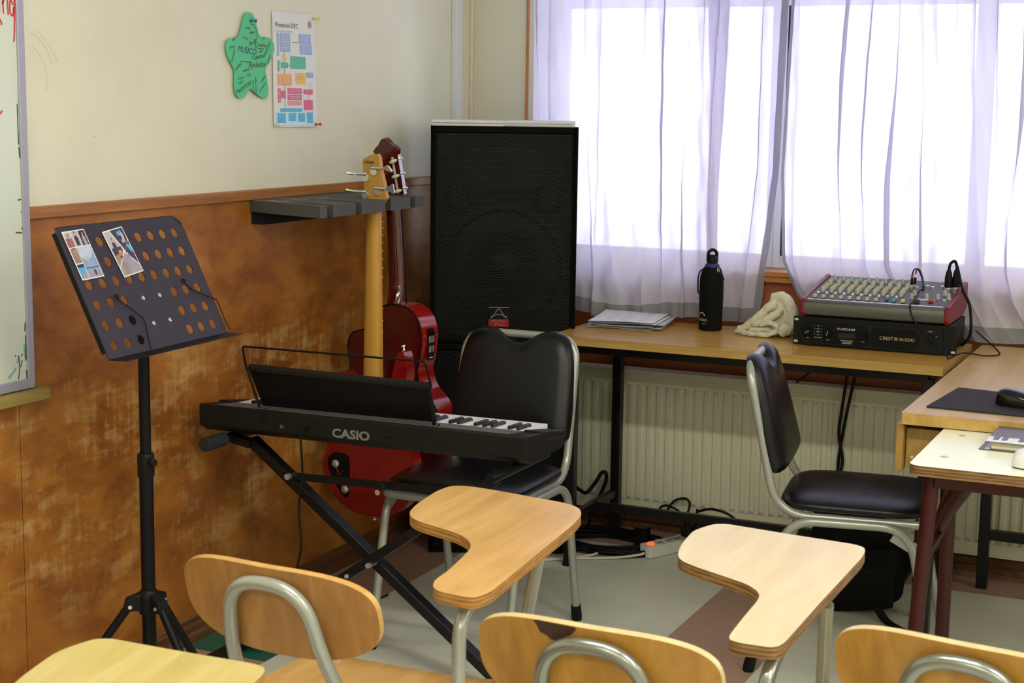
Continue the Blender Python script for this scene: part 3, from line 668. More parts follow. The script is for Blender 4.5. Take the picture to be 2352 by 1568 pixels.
# neck: rounded maple back, slightly wider at the body
def neckpt(u, v):
    z = 0.56 + (1.150 - 0.56) * v; w = 0.031 - 0.0085 * v; a = PI * u
    return (BM @ Vector((-w * math.cos(a) - 0.003 + 0.004 * v, z, -0.018 + 0.021 * math.sin(a) ** 0.8)))
m = MB().grid(neckpt, 14, 24); nk = m.build('neck', 'maple_neck', t_, world=True, smooth=60)
m = MB().at(BM)
for k in range(20): zf = 0.58 + 0.57 * (1 - 2 ** (-k / 12)) / (1 - 2 ** (-19 / 12)) ; m.add([(-0.031, zf, -0.024), (0.031, zf, -0.024), (0.031, zf + 0.002, -0.024), (-0.031, zf + 0.002, -0.024)], [(0, 1, 2, 3)])
fb = MB().at(BM); fb.hexa([(-0.033, 0.56, -0.024), (0.031, 0.56, -0.024), (0.031, 0.56, -0.018), (-0.033, 0.56, -0.018)], [(-0.0215, 1.15, -0.024), (0.0235, 1.15, -0.024), (0.0235, 1.15, -0.018), (-0.0215, 1.15, -0.018)])
fb.build('fretboard', 'maple_back', t_, world=True)
m.build('frets', 'chrome', t_, world=True, smooth=0)
HS = [(-0.022, 1.14), (0.024, 1.14), (0.030, 1.155), (0.056, 1.185), (0.050, 1.215), (0.036, 1.262), (0.030, 1.300), (0.024, 1.308), (0.006, 1.306), (-0.022, 1.294), (-0.027, 1.285), (-0.022, 1.23), (-0.018, 1.18)]
poly = [(a, b) for a, b in HS]
m = MB().at(BM); m.prism(poly, -0.016, 0.0); hd = m.build('headstock', 'maple_back', t_, world=True, bevel=0.002, smooth=30)
m = MB().at(BM)
m.text('CE', 0.010, 0.006, 1.268, 0.0006, 0, 'CENTER'); m.ribbon([(-0.02, 1.287), (0.018, 1.287), (0.018, 1.281), (-0.02, 1.281), (-0.02, 1.287)], 0.0014, 0.0006); m.ribbon([(-0.015, 1.284), (0.013, 1.284)], 0.002, 0.0006)
m.build('headstock_print', 'ink_black', hd, world=True, smooth=0)
for (a, b, sgn, tw) in ((0.016, 1.258, 1, 0.9), (-0.012, 1.240, -1, 1.35), (0.028, 1.202, 1, 0.25), (-0.014, 1.190, -1, 1.2)):
    tn = MB().at(BM @ Matrix.Translation((a, b, 0)))
    tn.cyl((0, 0, 0), (0, 0, 0.006), 0.011, 16).cyl((-0.006 * sgn, 0.010, 0.006), (0.030 * sgn, 0.010, 0.006), 0.0045, 10)
    tk = tn.build('tuner', 'chrome', hd, world=True)
    kb = MB().at(BM @ Matrix.Translation((a + sgn * 0.030, b + 0.010, 0.006)) @ Matrix.Rotation(tw, 4, 'X'))
    kb.prism([(0, -0.003), (sgn * 0.010, -0.006), (sgn * 0.026, -0.015), (sgn * 0.030, -0.012), (sgn * 0.030, 0.012), (sgn * 0.026, 0.015), (sgn * 0.010, 0.006), (0, 0.003)][::sgn], -0.002, 0.002)
    kb.build('tuner_key', 'chrome', hd, world=True, bevel=0.001)
for (a, b, dx, dy) in ((0.106, 0.752, -0.3, 1), (0.002, 0.252, 0, -1)):
    d = Vector((dx, dy, 0)).normalized(); p = Vector((a, b, -0.02))
    MB().at(BM).tube([p - d * 0.004, p + d * 0.008, p + d * 0.010, p + d * 0.014], [0.003, 0.003, 0.007, 0.007], 12).build('strap_button', 'chrome', body, world=True)

# ------------------------------------------------------------------ electro-acoustic guitar
GX, GY = -2.318, 4.105
GM = Matrix.Translation((GX, GY, 0)) @ Matrix.Rotation(math.radians(-6), 4, 'Z') @ Matrix(((1, 0, 0, 0), (0, 0, -1, 0), (0, 1, 0, 0), (0, 0, 0, 1))) @ Matrix.Translation((-0.006, 0.72, 0)) @ Matrix.Rotation(math.radians(3.5), 4, 'Z') @ Matrix.Translation((0, -0.72, 0))
t_ = thing('acoustic_guitar', 'glossy dark red electro-acoustic guitar, nearest the corner on the rack', 'guitar', (GX, GY, 0.36))
OUT = [(0.0, 0.355), (-0.10, 0.362), (-0.165, 0.410), (-0.185, 0.480), (-0.165, 0.560), (-0.128, 0.625), (-0.122, 0.680), (-0.128, 0.730), (-0.112, 0.768), (-0.075, 0.780), (-0.045, 0.790), (-0.030, 0.820), (-0.010, 0.845), (0.03, 0.858),
       (0.085, 0.850), (0.122, 0.815), (0.132, 0.760), (0.122, 0.700), (0.112, 0.660), (0.125, 0.610), (0.165, 0.560), (0.185, 0.485), (0.165, 0.410), (0.10, 0.362)]
poly = [(p.x * 1.05, p.y) for p in spline([(a, b, 0) for a, b in OUT], 5, True)]
DEP = 0.085
m = MB().at(GM)
n = len(poly)
m.use(0).add([(a, b, 0) for a, b in poly], [tuple(range(n))]); m.use(1).add([(a, b, -DEP) for a, b in poly], [tuple(range(n - 1, -1, -1))])
m.add([(a, b, -DEP) for a, b in poly] + [(a, b, 0) for a, b in poly], [(i, (i + 1) % n, n + (i + 1) % n, n + i) for i in range(n)])
bd = m.build('body', ['guitar_dark_red', 'guitar_red'], t_, world=True, bevel=0.003, smooth=45)
m = MB().at(GM).tube([(a * 1.0, b, 0.0008) for a, b in poly], 0.0022, 5, closed=True); m.build('binding', 'cavity_black', bd, world=True)
# control panel on the side
def gside(u, v, e): return Vector((0.1395 + e - 0.012 * max(0, 0.5 - v), 0.69 + 0.095 * v, -0.062 + 0.036 * u))
m = MB().at(GM); m.use(0).grid(lambda u, v: tuple(gside(u, v, 0.0015)), 4, 8); m.use(1)
for k in range(4):
    m.ribbon([(0, 0), (0, 0)], 0.001)
    for j in range(2):
        p = gside(0.2 + 0.2 * k, 0.25 + 0.3 * j, 0.003); q = gside(0.2 + 0.2 * k, 0.45 + 0.3 * j, 0.003); m.tube([p, q], 0.0008, 4)
m.tube([gside(0.3, 0.08, 0.003), gside(0.7, 0.08, 0.003)], 0.002, 5)
m.use(0).tube([gside(0.35, 0.85, 0.0), gside(0.35, 0.85, 0.012)], 0.005, 10).tube([gside(0.75, 0.9, 0.0), gside(0.75, 0.9, 0.012)], 0.004, 10)
m.build('preamp_panel', ['cavity_black', 'print_silver'], bd, world=True)
NX = 0.0   # centre line of the neck at the front face of the body
def gneck(u, v):
    z = 0.80 + (1.160 - 0.80) * v; w = 0.0285 - 0.0055 * v; a = PI * u
    heel = max(0, 1 - (z - 0.80) / 0.12) ** 1.5
    return GM @ Vector((-w * math.cos(a), z, -DEP + (0.021 + 0.062 * heel) * math.sin(a) ** 0.75))
MB().grid(gneck, 14, 26).build('neck', 'guitar_dark_red', t_, world=True, smooth=60)
m = MB().at(GM).hexa([(-0.030, 0.80, -DEP - 0.006), (0.030, 0.80, -DEP - 0.006), (0.030, 0.80, -DEP), (-0.030, 0.80, -DEP)], [(-0.023, 1.165, -DEP - 0.006), (0.023, 1.165, -DEP - 0.006), (0.023, 1.165, -DEP), (-0.023, 1.165, -DEP)])
m.build('fretboard', 'cavity_black', t_, world=True)
m = MB().at(GM)
for k in range(12): zf = 1.16 - 0.33 * (1 - 2 ** (-(k + 1) / 12)) / (1 - 0.5); w = 0.0315 - 0.02 * (zf - 0.8) ; m.cyl((-w, zf, -DEP - 0.0062), (w, zf, -DEP - 0.0062), 0.001, 6)
m.build('frets', 'chrome', t_, world=True)
HM = GM @ Matrix.Translation((0, 1.155, -DEP - 0.004)) @ Matrix.Rotation(math.radians(11), 4, 'X') @ Matrix.Diagonal((1.12, 1, 1, 1))
HS = [(-0.024, 0), (0.024, 0), (0.032, 0.03), (0.036, 0.15), (0.040, 0.162), (0.030, 0.170), (0.022, 0.178), (0.008, 0.194), (0.0, 0.197), (-0.010, 0.192), (-0.022, 0.176), (-0.030, 0.170), (-0.040, 0.160), (-0.036, 0.148), (-0.032, 0.03)]
m = MB().at(HM); m.prism(HS, -0.014, 0.003); hd = m.build('headstock', 'guitar_dark_red', t_, world=True, bevel=0.002, smooth=30)
for sg in (-1, 1):
    pl = MB().at(HM); pl.box(sg * 0.036 - 0.001, sg * 0.036 + 0.001, 0.025, 0.145, -0.013, 0.002); pl.build('tuner_plate', 'chrome', hd, world=True)
    MB().at(HM).box(sg * 0.019 - 0.0035, sg * 0.019 + 0.0035, 0.03, 0.14, 0.0032, 0.0045).build('slot_rod', 'tuner_ivory', hd, world=True, bevel=0.001)
    for zz in (0.040, 0.085, 0.130):
        MB().at(HM).cyl((sg * 0.030, zz, 0.0), (sg * 0.030, zz, 0.013), 0.003, 8).build('tuner_post', 'chrome', hd, world=True)
        MB().at(HM @ Matrix.Translation((sg * 0.030, zz, 0.020)) @ Matrix.Rotation(0.5 * (0.9 if zz > .1 else .5), 4, 'Z')).grid(lambda u, v: (0.0055 * math.sin(PI * v) ** 0.6 * math.cos(2 * PI * u) * 2.0, 0.006 * math.sin(PI * v) ** 0.6 * math.sin(2 * PI * u), 0.011 * math.cos(PI * v)), 12, 8, True).build('tuner_knob', 'tuner_ivory', hd, world=True, smooth=180)
        MB().at(HM).cyl((sg * 0.036, zz + 0.004, -0.006), (sg * 0.045, zz + 0.004, -0.006), 0.004, 8).build('tuner_gear', 'chrome', hd, world=True)
MB().at(HM).tube(spline([(0.019, 0.03, 0.004), (0.030, 0.005, 0.010), (0.036, -0.012, 0.012)], 6), 0.0006, 4).build('string_end', 'tuner_ivory', hd, world=True)

# ------------------------------------------------------------------ loudspeakers stacked in the corner
SPW, SPH = 0.464, 0.685
ang = math.atan2(0.42, 0.90)
def speaker(loc, label, badge):
    t_ = thing('loudspeaker', label, 'loudspeaker', loc, ang, 'stacked loudspeakers')
    w = SPW / 2; D = 0.33; wb_ = 0.14
    # shell: sides, top, bottom, back, set-back baffle
    pl = [(-w, 0), (w, 0), (w, 0.07), (wb_, D), (-wb_, D), (-w, 0.07)]
    m = MB(); m.prism(pl, 0, 0.018).prism(pl, SPH - 0.018, SPH)
    for (a, b) in ((1, 2), (2, 3), (3, 4), (4, 5), (5, 0)):
        p, q = Vector((*pl[a], 0)), Vector((*pl[b], 0)); nn = Vector((-(q - p).y, (q - p).x, 0)).normalized() * 0.016
        m.hexa([p, q, q + nn, p + nn], [v + Vector((0, 0, SPH)) for v in (p, q, q + nn, p + nn)])
    m.box(-w + 0.001, -w + 0.019, 0, 0.03, 0, SPH).box(w - 0.019, w - 0.001, 0, 0.03, 0, SPH)
    m.build('cabinet', 'speaker_carpet', t_, bevel=0.004, smooth=30)
    MB().box(-w + 0.016, w - 0.016, 0.030, 0.045, 0.016, SPH - 0.016).build('baffle', 'speaker_inner', t_)
    RM = lambda x, z, y=0.030: Matrix.Translation((x, y, z)) @ Matrix.Rotation(PI / 2, 4, 'X')
    MB().at(RM(0, 0.235)).lathe([(0.205, 0.0), (0.205, 0.010), (0.188, 0.012), (0.180, 0.006), (0.172, 0.010), (0.06, -0.012), (0.055, 0.0), (0.03, 0.010), (0.0, 0.013)], 40).build('woofer', 'cone_black', t_, smooth=40)
    m = MB().at(RM(0, 0.0)); m.prism([(p.x, p.y) for p in spline([(-0.115, 0.50, 0), (-0.115, 0.60, 0), (0, 0.615, 0), (0.115, 0.60, 0), (0.115, 0.50, 0), (0, 0.485, 0)], 6, True)][::-1], 0, 0.012); m.build('horn', 'cone_black', t_, bevel=0.004)
    for sx in (-0.14, 0.14): MB().at(RM(sx, 0.455)).lathe([(0.042, 0), (0.042, 0.010), (0.036, 0.012), (0.033, 0.002), (0.0, 0.001)], 24).build('port', 'cone_black', t_)
    gr = MB().box(-w + 0.014, w - 0.014, 0.004, 0.0055, 0.014, SPH - 0.022); gr.build('grille', 'speaker_mesh', t_, smooth=0)
    for (a, b) in ((-w + 0.07, SPH - 0.03), (w - 0.07, SPH - 0.03), (-w + 0.07, 0.03), (w - 0.07, 0.03)): MB().at(RM(a, b, 0.004)).lathe([(0.005, 0), (0.005, 0.002), (0, 0.003)], 10).build('grille_screw', 'amp_dark', t_)
    for sx in (-1, 1):
        for y_ in (0.05, 0.25): MB().cyl((sx * 0.12, y_, -0.006), (sx * 0.12, y_, 0.0), 0.018, 12).build('foot', 'cable_black', t_)
    if badge:
        bx, bz = -0.012, 0.084
        m = MB().use(0).box(bx - 0.032, bx + 0.032, -0.002, 0.004, bz - 0.032, bz + 0.030); bg = m.build('badge', 'cavity_black', t_, bevel=0.001)
        q = MB().at(frame((bx, -0.0025, bz), (1, 0, 0), (0, 0, 1)))
        q.use(0).prism([(-0.032, -0.032), (0.032, -0.032), (0.032, -0.008), (-0.032, -0.008)], 0, 0.001)
        q.use(1).ribbon(spline([(-0.024, 0.000, 0), (-0.022, -0.003, 0), (-0.006, 0.020, 0), (0, 0.026, 0), (0.006, 0.020, 0), (0.022, -0.003, 0), (0.024, 0.0, 0), (0.006, 0.007, 0), (0, 0.008, 0), (-0.006, 0.007, 0), (-0.024, 0.0, 0)], 4), 0.0022, 0.001)
        q.text('Wharfedale', 0.0098, 0, -0.0165, 0.0014, 0, 'CENTER', 0, 1.0).text('Pro', 0.0125, 0, -0.0285, 0.0014, 0, 'CENTER', 0, 1.5, 0.3)
        q.ribbon([(-0.032, 0.030), (0.032, 0.030)], 0.0015, 0.001)
        q.build('badge_emblem', ['badge_red', 'chrome'], bg, smooth=0)
    return t_
sc = Vector((-2.357, 4.46, 0)) + Vector((0.90, 0.42, 0)) * SPW / 2
speaker((sc.x, sc.y, 0.006), 'lower black loudspeaker standing on the floor, half hidden behind the chair', False)
speaker((sc.x, sc.y, 0.006 + SPH + 0.006), 'upper black loudspeaker with a perforated grille and a red badge, papers on its top', True)
zt = 0.012 + 2 * SPH
SM = Matrix.Translation((sc.x, sc.y, zt)) @ Matrix.Rotation(ang, 4, 'Z')
for i, (a, b, r, lab) in enumerate(((-0.118, 0.02, 0.03, 'left-hand stack of sheet music on top of the loudspeaker'), (0.115, 0.03, -0.06, 'right-hand stack of sheet music on top of the loudspeaker'))):
    t_ = thing('sheet_music', lab, 'papers', tuple(SM @ Vector((a, b + 0.12, 0))), ang + r)
    for k in range(5):
        e = random.uniform(-0.004, 0.004)
        MB().box(-0.112 + e, 0.112 + e, -0.14 + e * 2, 0.12 + e * 2, 0.0002 + 0.0034 * k, 0.0034 + 0.0034 * k).build('sheet', 'paper_white', t_, bevel=0.0006)

# ------------------------------------------------------------------ music stand
MSX, MSY = -2.172, 2.775
t_ = thing('music_stand', 'black music stand with a perforated violet-black desk, photos stuck on it', 'music stand', (MSX, MSY, 0))
MSD = Matrix.Translation((-2.159, 2.771, 1.061)) @ Matrix.Rotation(math.radians(92.5), 4, 'Z') @ Matrix.Rotation(math.radians(90 - 26), 4, 'X')
# local: x right, y up the plate, z towards the player
dw, dh = 0.220, 0.146
PIT, ROW = 0.0455, 0.0450
def sc_(i, row): return (-0.186 + PIT * i, 0.106 - ROW * (row - 1))
def hole_here(i, r): return r <= 3 or i in (0, 1, 2, 6, 7, 8)
m = MB().at(MSD); R = 0.0112
xa, xz, ya_, yz_ = sc_(0, 1)[0] - PIT / 2, sc_(8, 1)[0] + PIT / 2, sc_(0, 6)[1] - ROW / 2, sc_(0, 1)[1] + ROW / 2
for zz in (0.0, -0.0016):
    def face(pts): m.add([(p[0], p[1], zz) for p in pts], [tuple(range(len(pts))) if zz >= 0 else tuple(range(len(pts) - 1, -1, -1))])
    cr = [(dw - 0.028 + 0.028 * math.cos(a * PI / 12), dh - 0.028 + 0.028 * math.sin(a * PI / 12)) for a in range(7)]
    cl = [(-dw + 0.012 - 0.012 * math.sin(a * PI / 8), dh - 0.012 + 0.012 * math.cos(a * PI / 8)) for a in range(5)]
    face([(-dw, yz_), (dw, yz_)] + cr + cl); face([(-dw, -dh), (dw, -dh), (dw, ya_), (-dw, ya_)])
    face([(-dw, ya_), (xa, ya_), (xa, yz_), (-dw, yz_)]); face([(xz, ya_), (dw, ya_), (dw, yz_), (xz, yz_)])
    for i in range(9):
        for r_ in range(1, 7):
            cx, cyy = sc_(i, r_); q = [(cx - PIT / 2, cyy - ROW / 2), (cx + PIT / 2, cyy - ROW / 2), (cx + PIT / 2, cyy + ROW / 2), (cx - PIT / 2, cyy + ROW / 2)]
            if not hole_here(i, r_): face(q); continue
            for k in range(4):
                p, p2 = q[k], q[(k + 1) % 4]; a0 = math.radians(-135 + 90 * k)
                face([p, p2] + [(cx + R * math.cos(a0 + PI / 2 - j * PI / 12), cyy + R * math.sin(a0 + PI / 2 - j * PI / 12)) for j in range(7)])
pl = m.build('desk_plate', 'stand_plate_violet', t_, world=True, smooth=0)
m = MB().at(MSD); m.box(-dw - 0.0015, -dw, -dh + 0.015, dh - 0.010, -0.011, 0.0); m.build('rim', 'black_powdercoat', t_, world=True, bevel=0.0005)
m = MB().at(MSD); m.box(dw, dw + 0.0015, -dh + 0.015, dh - 0.03, -0.011, 0.0); m.build('rim', 'black_powdercoat', t_, world=True, bevel=0.0005)
m = MB().at(MSD); m.box(-dw + 0.012, dw - 0.028, dh, dh + 0.0015, -0.011, 0.0); m.build('rim', 'black_powdercoat', t_, world=True, bevel=0.0005)
m = MB().at(MSD)
m.hexa([(-dw, -dh, -0.002), (dw, -dh, -0.002), (dw + 0.003, -dh - 0.018, 0.034), (-dw + 0.003, -dh - 0.018, 0.034)], [(-dw, -dh + 0.0016, -0.002), (dw, -dh + 0.0016, -0.002), (dw + 0.003, -dh - 0.0164, 0.034), (-dw + 0.003, -dh - 0.0164, 0.034)])
m.build('tray', 'black_powdercoat', t_, world=True)
for (i, r_) in ((3.43, 4.05), (4.75, 4.05), (3.43, 5.35), (4.75, 5.35)): MB().at(MSD @ Matrix.Translation((*sc_(i, r_), 0))).lathe([(0.0050, 0), (0.0045, 0.0015), (0, 0.0028)], 12).build('rivet', 'chrome', t_, world=True)
for cl_ in (((1.45, 3.78), (1.72, 4.2), (2.65, 5.0), (2.66, 5.3), (2.6, 5.5), (2.55, 5.7), (2.45, 5.85), (2.3, 6.55)), ((7.0, 3.56), (7.28, 4.1), (8.95, 4.85), (9.0, 5.2), (8.93, 5.4), (9.0, 5.6), (8.93, 5.85), (9.05, 6.5))):
    bx, by = sc_(*cl_[0])
    lp = [Vector((bx + 0.0045 * math.cos(k * PI / 5 - PI / 2), by + 0.0045 * math.sin(k * PI / 5 - PI / 2), 0.004)) for k in range(11)]
    MB().at(MSD).tube(lp + [Vector((*sc_(*q), 0.006)) for q in cl_[1:]], 0.0014, 6).build('page_clip', 'cable_black', t_, world=True)
# pole, collars, tripod
MB().cyl((MSX, MSY, 0.62), (MSX, MSY, 0.985), 0.0125, 16).build('upper_pole', 'black_powdercoat', t_, world=True)
MB().cyl((MSX, MSY, 0.10), (MSX, MSY, 0.66), 0.0155, 16).build('pole', 'black_powdercoat', t_, world=True)
MB().at(Matrix.Translation((MSX, MSY, 0.63))).lathe([(0.0165, 0), (0.0185, 0.004), (0.0185, 0.05), (0.0165, 0.054)], 18).build('collar', 'black_plastic', t_, world=True)
MB().cyl((MSX + 0.015, MSY - 0.005, 0.668), (MSX + 0.033, MSY - 0.012, 0.668), 0.009, 8).build('clamp_knob', 'black_plastic', t_, world=True, bevel=0.002)
MB().box(MSX - 0.02, MSX + 0.035, MSY - 0.03, MSY + 0.03, 0.95, 1.01).build('tilt_bracket', 'black_powdercoat', t_, world=True, bevel=0.004)
HZ = 0.352
m = MB().at(Matrix.Translation((MSX, MSY, HZ))).lathe([(0.018, -0.035), (0.022, -0.030), (0.024, 0.0), (0.022, 0.016), (0.017, 0.022)], 20)
hub = m.build('hub', 'black_plastic', t_, world=True)
for a in (92, 222, 345):
    a = math.radians(a); d = Vector((math.cos(a), math.sin(a), 0)); base = Vector((MSX, MSY, 0))
    top = base + d * 0.042 + Vector((0, 0, HZ - 0.012)); foot = base + d * 0.285 + Vector((0, 0, 0.012))
    n_ = Vector((-d.y, d.x, 0))
    MB().hexa([base + d * 0.012 + n_ * 0.013 + Vector((0, 0, HZ - 0.025)), base + d * 0.056 + n_ * 0.013 + Vector((0, 0, HZ - 0.022)), base + d * 0.056 - n_ * 0.013 + Vector((0, 0, HZ - 0.022)), base + d * 0.012 - n_ * 0.013 + Vector((0, 0, HZ - 0.025))],
              [base + d * 0.012 + n_ * 0.013 + Vector((0, 0, HZ + 0.018)), base + d * 0.050 + n_ * 0.013 + Vector((0, 0, HZ + 0.004)), base + d * 0.050 - n_ * 0.013 + Vector((0, 0, HZ + 0.004)), base + d * 0.012 - n_ * 0.013 + Vector((0, 0, HZ + 0.018))]).build('hinge', 'black_plastic', hub, world=True, bevel=0.003)
    MB().cyl(top + n_ * 0.014, top + n_ * 0.0165, 0.0045, 10).cyl(top - n_ * 0.014, top - n_ * 0.0165, 0.0045, 10).build('rivet', 'chrome', hub, world=True)
    lg = MB().cyl(top, foot, 0.0095, 12).build('leg', 'black_powdercoat', t_, world=True)
    MB().cyl(foot + (top - foot).normalized() * 0.03, foot, 0.012, 12).build('rubber_foot', 'cable_black', lg, world=True)
    mid = top.lerp(foot, 0.66); low = base + Vector((0, 0, 0.10)) + d * 0.016
    br = MB().sqbar(mid, low, 0.012, 0.004).build('brace', 'black_powdercoat', t_, world=True)
    MB().cyl(mid + n_ * 0.009, mid + n_ * 0.0125, 0.0045, 10).cyl(mid - n_ * 0.009, mid - n_ * 0.0125, 0.0045, 10).build('rivet', 'chrome', br, world=True)
MB().at(Matrix.Translation((MSX, MSY, 0.09))).lathe([(0.018, 0), (0.02, 0.003), (0.02, 0.02), (0.0165, 0.024)], 16).build('lower_collar', 'black_plastic', t_, world=True)
# photos
def photo(label, cx, cyy, w, h, rot, shapes):
    t_ = thing('photo_print', label, 'photo', tuple(MSD @ Vector((cx, cyy, 0.002))))
    M = MSD @ Matrix.Translation((cx, cyy, 0.0022)) @ Matrix.Rotation(rot, 4, 'Z')
    m = MB().at(M); m.prism([(-w / 2, -h / 2), (w / 2, -h / 2), (w / 2, h / 2), (-w / 2, h / 2)], 0, 0.0005)
    mats = ['paper_white']; lay = 0
    for mt, poly in shapes:
        if mt not in mats: mats.append(mt)
        lay += 1; m.use(mats.index(mt)); m.add([(-w / 2 + a * w, -h / 2 + b * h, 0.0005 + lay * 0.00004) for a, b in poly], [tuple(range(len(poly)))])
    m.build('print', mats, t_, world=True, smooth=0); return t_
def R4(a, b, c, d): return [(a, b), (c, b), (c, d), (a, d)]
def person(x, y, s, top, skin='photo_skin', hair='photo_dark'):
    return [(top, [(x - .07 * s, y), (x + .07 * s, y), (x + .08 * s, y + .16 * s), (x + .03 * s, y + .2 * s), (x - .03 * s, y + .2 * s), (x - .08 * s, y + .16 * s)]),
            (skin, [(x + .035 * s * math.cos(k * PI / 4), y + .235 * s + .045 * s * math.sin(k * PI / 4)) for k in range(8)]),
            (hair, [(x + .045 * s * math.cos(k * PI / 4), y + .265 * s + .03 * s * math.sin(k * PI / 4)) for k in range(5)])]
sh = [('photo_rose', R4(.03, .67, .34, .98)), ('photo_pale', R4(.03, .85, .34, .98)), ('photo_pale', R4(.36, .67, .66, .98)), ('photo_dark', R4(.68, .67, .97, .98)), ('photo_tan', R4(.03, .34, .33, .65)), ('photo_cyan', R4(.03, .02, .33, .32)), ('photo_dark', R4(.03, .25, .33, .32)), ('photo_orange', [(.10, .04), (.28, .03), (.31, .10), (.12, .12)]),
      ('photo_sky', R4(.35, .02, .97, .65)), ('photo_cloud', [(.36, .45), (.55, .36), (.80, .42), (.96, .55), (.96, .64), (.36, .64)]), ('photo_pale', [(.42, .40), (.60, .34), (.72, .41), (.56, .47)]), ('photo_grey', R4(.35, .02, .97, .14)), ('photo_dark', R4(.35, .21, .97, .225))]
sh += person(.5, .69, 1.0, 'photo_dark') + person(.18, .67, .9, 'photo_rose') + person(.82, .67, 1.0, 'photo_grey') + person(.18, .36, 1.0, 'photo_tan') + person(.70, .06, .55, 'photo_dark')
photo('photo collage with cloudy sky, upper left corner of the music stand', -0.168, 0.082, 0.0735, 0.108, 0.03, sh)
sh = [('photo_pale', [(.03, .98), (.30, .98), (.60, .52), (.03, .52)]), ('photo_dark', [(.34, .98), (.97, .98), (.97, .72), (.64, .50)]), ('photo_tan', [(.03, .50), (.52, .50), (.03, .22)]), ('photo_dark', [(.05, .62), (.5, .62), (.52, .50), (.05, .46)]), ('photo_grey', [(.03, .20), (.54, .48), (.97, .14), (.97, .02), (.03, .02)]), ('photo_dark', [(.60, .48), (.97, .70), (.97, .17)]),
      ('photo_cyan', [(.78, .62), (.97, .60), (.97, .44), (.86, .46)]), ('photo_orange', [(.30, .56), (.46, .54), (.44, .47), (.30, .48)]), ('photo_cyan', [(.60, .92), (.76, .94), (.74, .84), (.62, .83)]), ('photo_pale', [(.66, .72), (.86, .80), (.84, .68), (.70, .66)])]
sh += person(.25, .54, 1.0, 'photo_dark') + person(.80, .74, .8, 'photo_pale') + person(.32, .04, 1.35, 'photo_tan') + person(.66, .26, .8, 'photo_grey')
photo('photo collage of several people, beside the other print on the music stand', -0.0355, 0.0765, 0.0735, 0.1065, 0.11, sh)

# ------------------------------------------------------------------ keyboard on its X stand
KA = math.radians(1.86)
KM = Matrix.Translation((-1.9925, 3.375, 0)) @ Matrix.Rotation(KA, 4, 'Z')
KL = 0.4625
t_ = thing('electronic_keyboard', 'black electronic piano keyboard seen from behind, on an X stand', 'keyboard', (-1.9925, 3.375, 0.598), KA)
def kprism(m, prof, a, b):     # profile (depth, height) swept along the length from a to b
    n = len(prof); m.add([(a, d, z) for d, z in prof] + [(b, d, z) for d, z in prof], [tuple(range(n)), tuple(range(2 * n - 1, n - 1, -1))] + [(i, n + i, n + (i + 1) % n, (i + 1) % n) for i in range(n)])
m = MB().at(KM)
kprism(m, [(0.0, 0.616), (0.0, 0.668), (0.004, 0.6715), (0.104, 0.660), (0.104, 0.640), (0.256, 0.627), (0.256, 0.604), (0.230, 0.598), (0.030, 0.598)], -KL, KL)
m.build('case', 'keyboard_black', t_, world=True, bevel=0.004, seg=3)
for a, b in ((-KL + 0.001, -KL + 0.046), (KL - 0.046, KL - 0.001)):
    m = MB().at(KM); kprism(m, [(0.09, 0.64), (0.09, 0.667), (0.256, 0.640), (0.257, 0.612), (0.2, 0.62)], a, b); m.build('end_block', 'keyboard_black', t_, world=True, bevel=0.003, seg=3)
m = MB().at(KM); m.hexa([(-KL + 0.05, 0.006, 0.6715), (KL - 0.05, 0.006, 0.6715), (KL - 0.05, 0.100, 0.6605), (-KL + 0.05, 0.100, 0.6605)], [(-KL + 0.05, 0.006, 0.6727), (KL - 0.05, 0.006, 0.6727), (KL - 0.05, 0.100, 0.6617), (-KL + 0.05, 0.100, 0.6617)])
m.build('control_panel', 'keyboard_panel_grey', t_, world=True)
NW = 36; k0 = -KL + 0.047; kw = (2 * KL - 0.094) / NW
for i in range(NW):       # player sits on the far side: the bass end is on the right
    MB().at(KM).hexa([(k0 + i * kw + 0.0006, 0.106, 0.638), (k0 + (i + 1) * kw - 0.0006, 0.106, 0.638), (k0 + (i + 1) * kw - 0.0006, 0.254, 0.630), (k0 + i * kw + 0.0006, 0.254, 0.630)],
                     [(k0 + i * kw + 0.0006, 0.106, 0.660), (k0 + (i + 1) * kw - 0.0006, 0.106, 0.660), (k0 + (i + 1) * kw - 0.0006, 0.254, 0.652), (k0 + i * kw + 0.0006, 0.254, 0.652)]).build('white_key', 'ivory_key', t_, world=True, bevel=0.0008)
for i in range(1, NW):
    if (NW - i) % 7 in (1, 2, 4, 5, 6):
        x = k0 + i * kw
        MB().at(KM).hexa([(x - 0.0055, 0.112, 0.655), (x + 0.0055, 0.112, 0.655), (x + 0.0055, 0.198, 0.650), (x - 0.0055, 0.198, 0.650)],
                         [(x - 0.0042, 0.112, 0.668), (x + 0.0042, 0.112, 0.668), (x + 0.0042, 0.186, 0.664), (x - 0.0042, 0.186, 0.664)]).build('black_key', 'black_key', t_, world=True, bevel=0.0012)
# rear sockets and lettering
RF = KM @ Matrix(((1, 0, 0, 0), (0, 0, -1, -0.0006), (0, 1, 0, 0), (0, 0, 0, 1)))
def kx(wx): return wx + 1.9925
m = MB().at(RF); m.text('CASIO', 0.0310, kx(-2.059), 0.6208, 0, 0, 'LEFT', 0, 1.19, 0, 0.0011)
lt_ = m.build('maker_lettering', 'grey_print', t_, world=True, smooth=0)
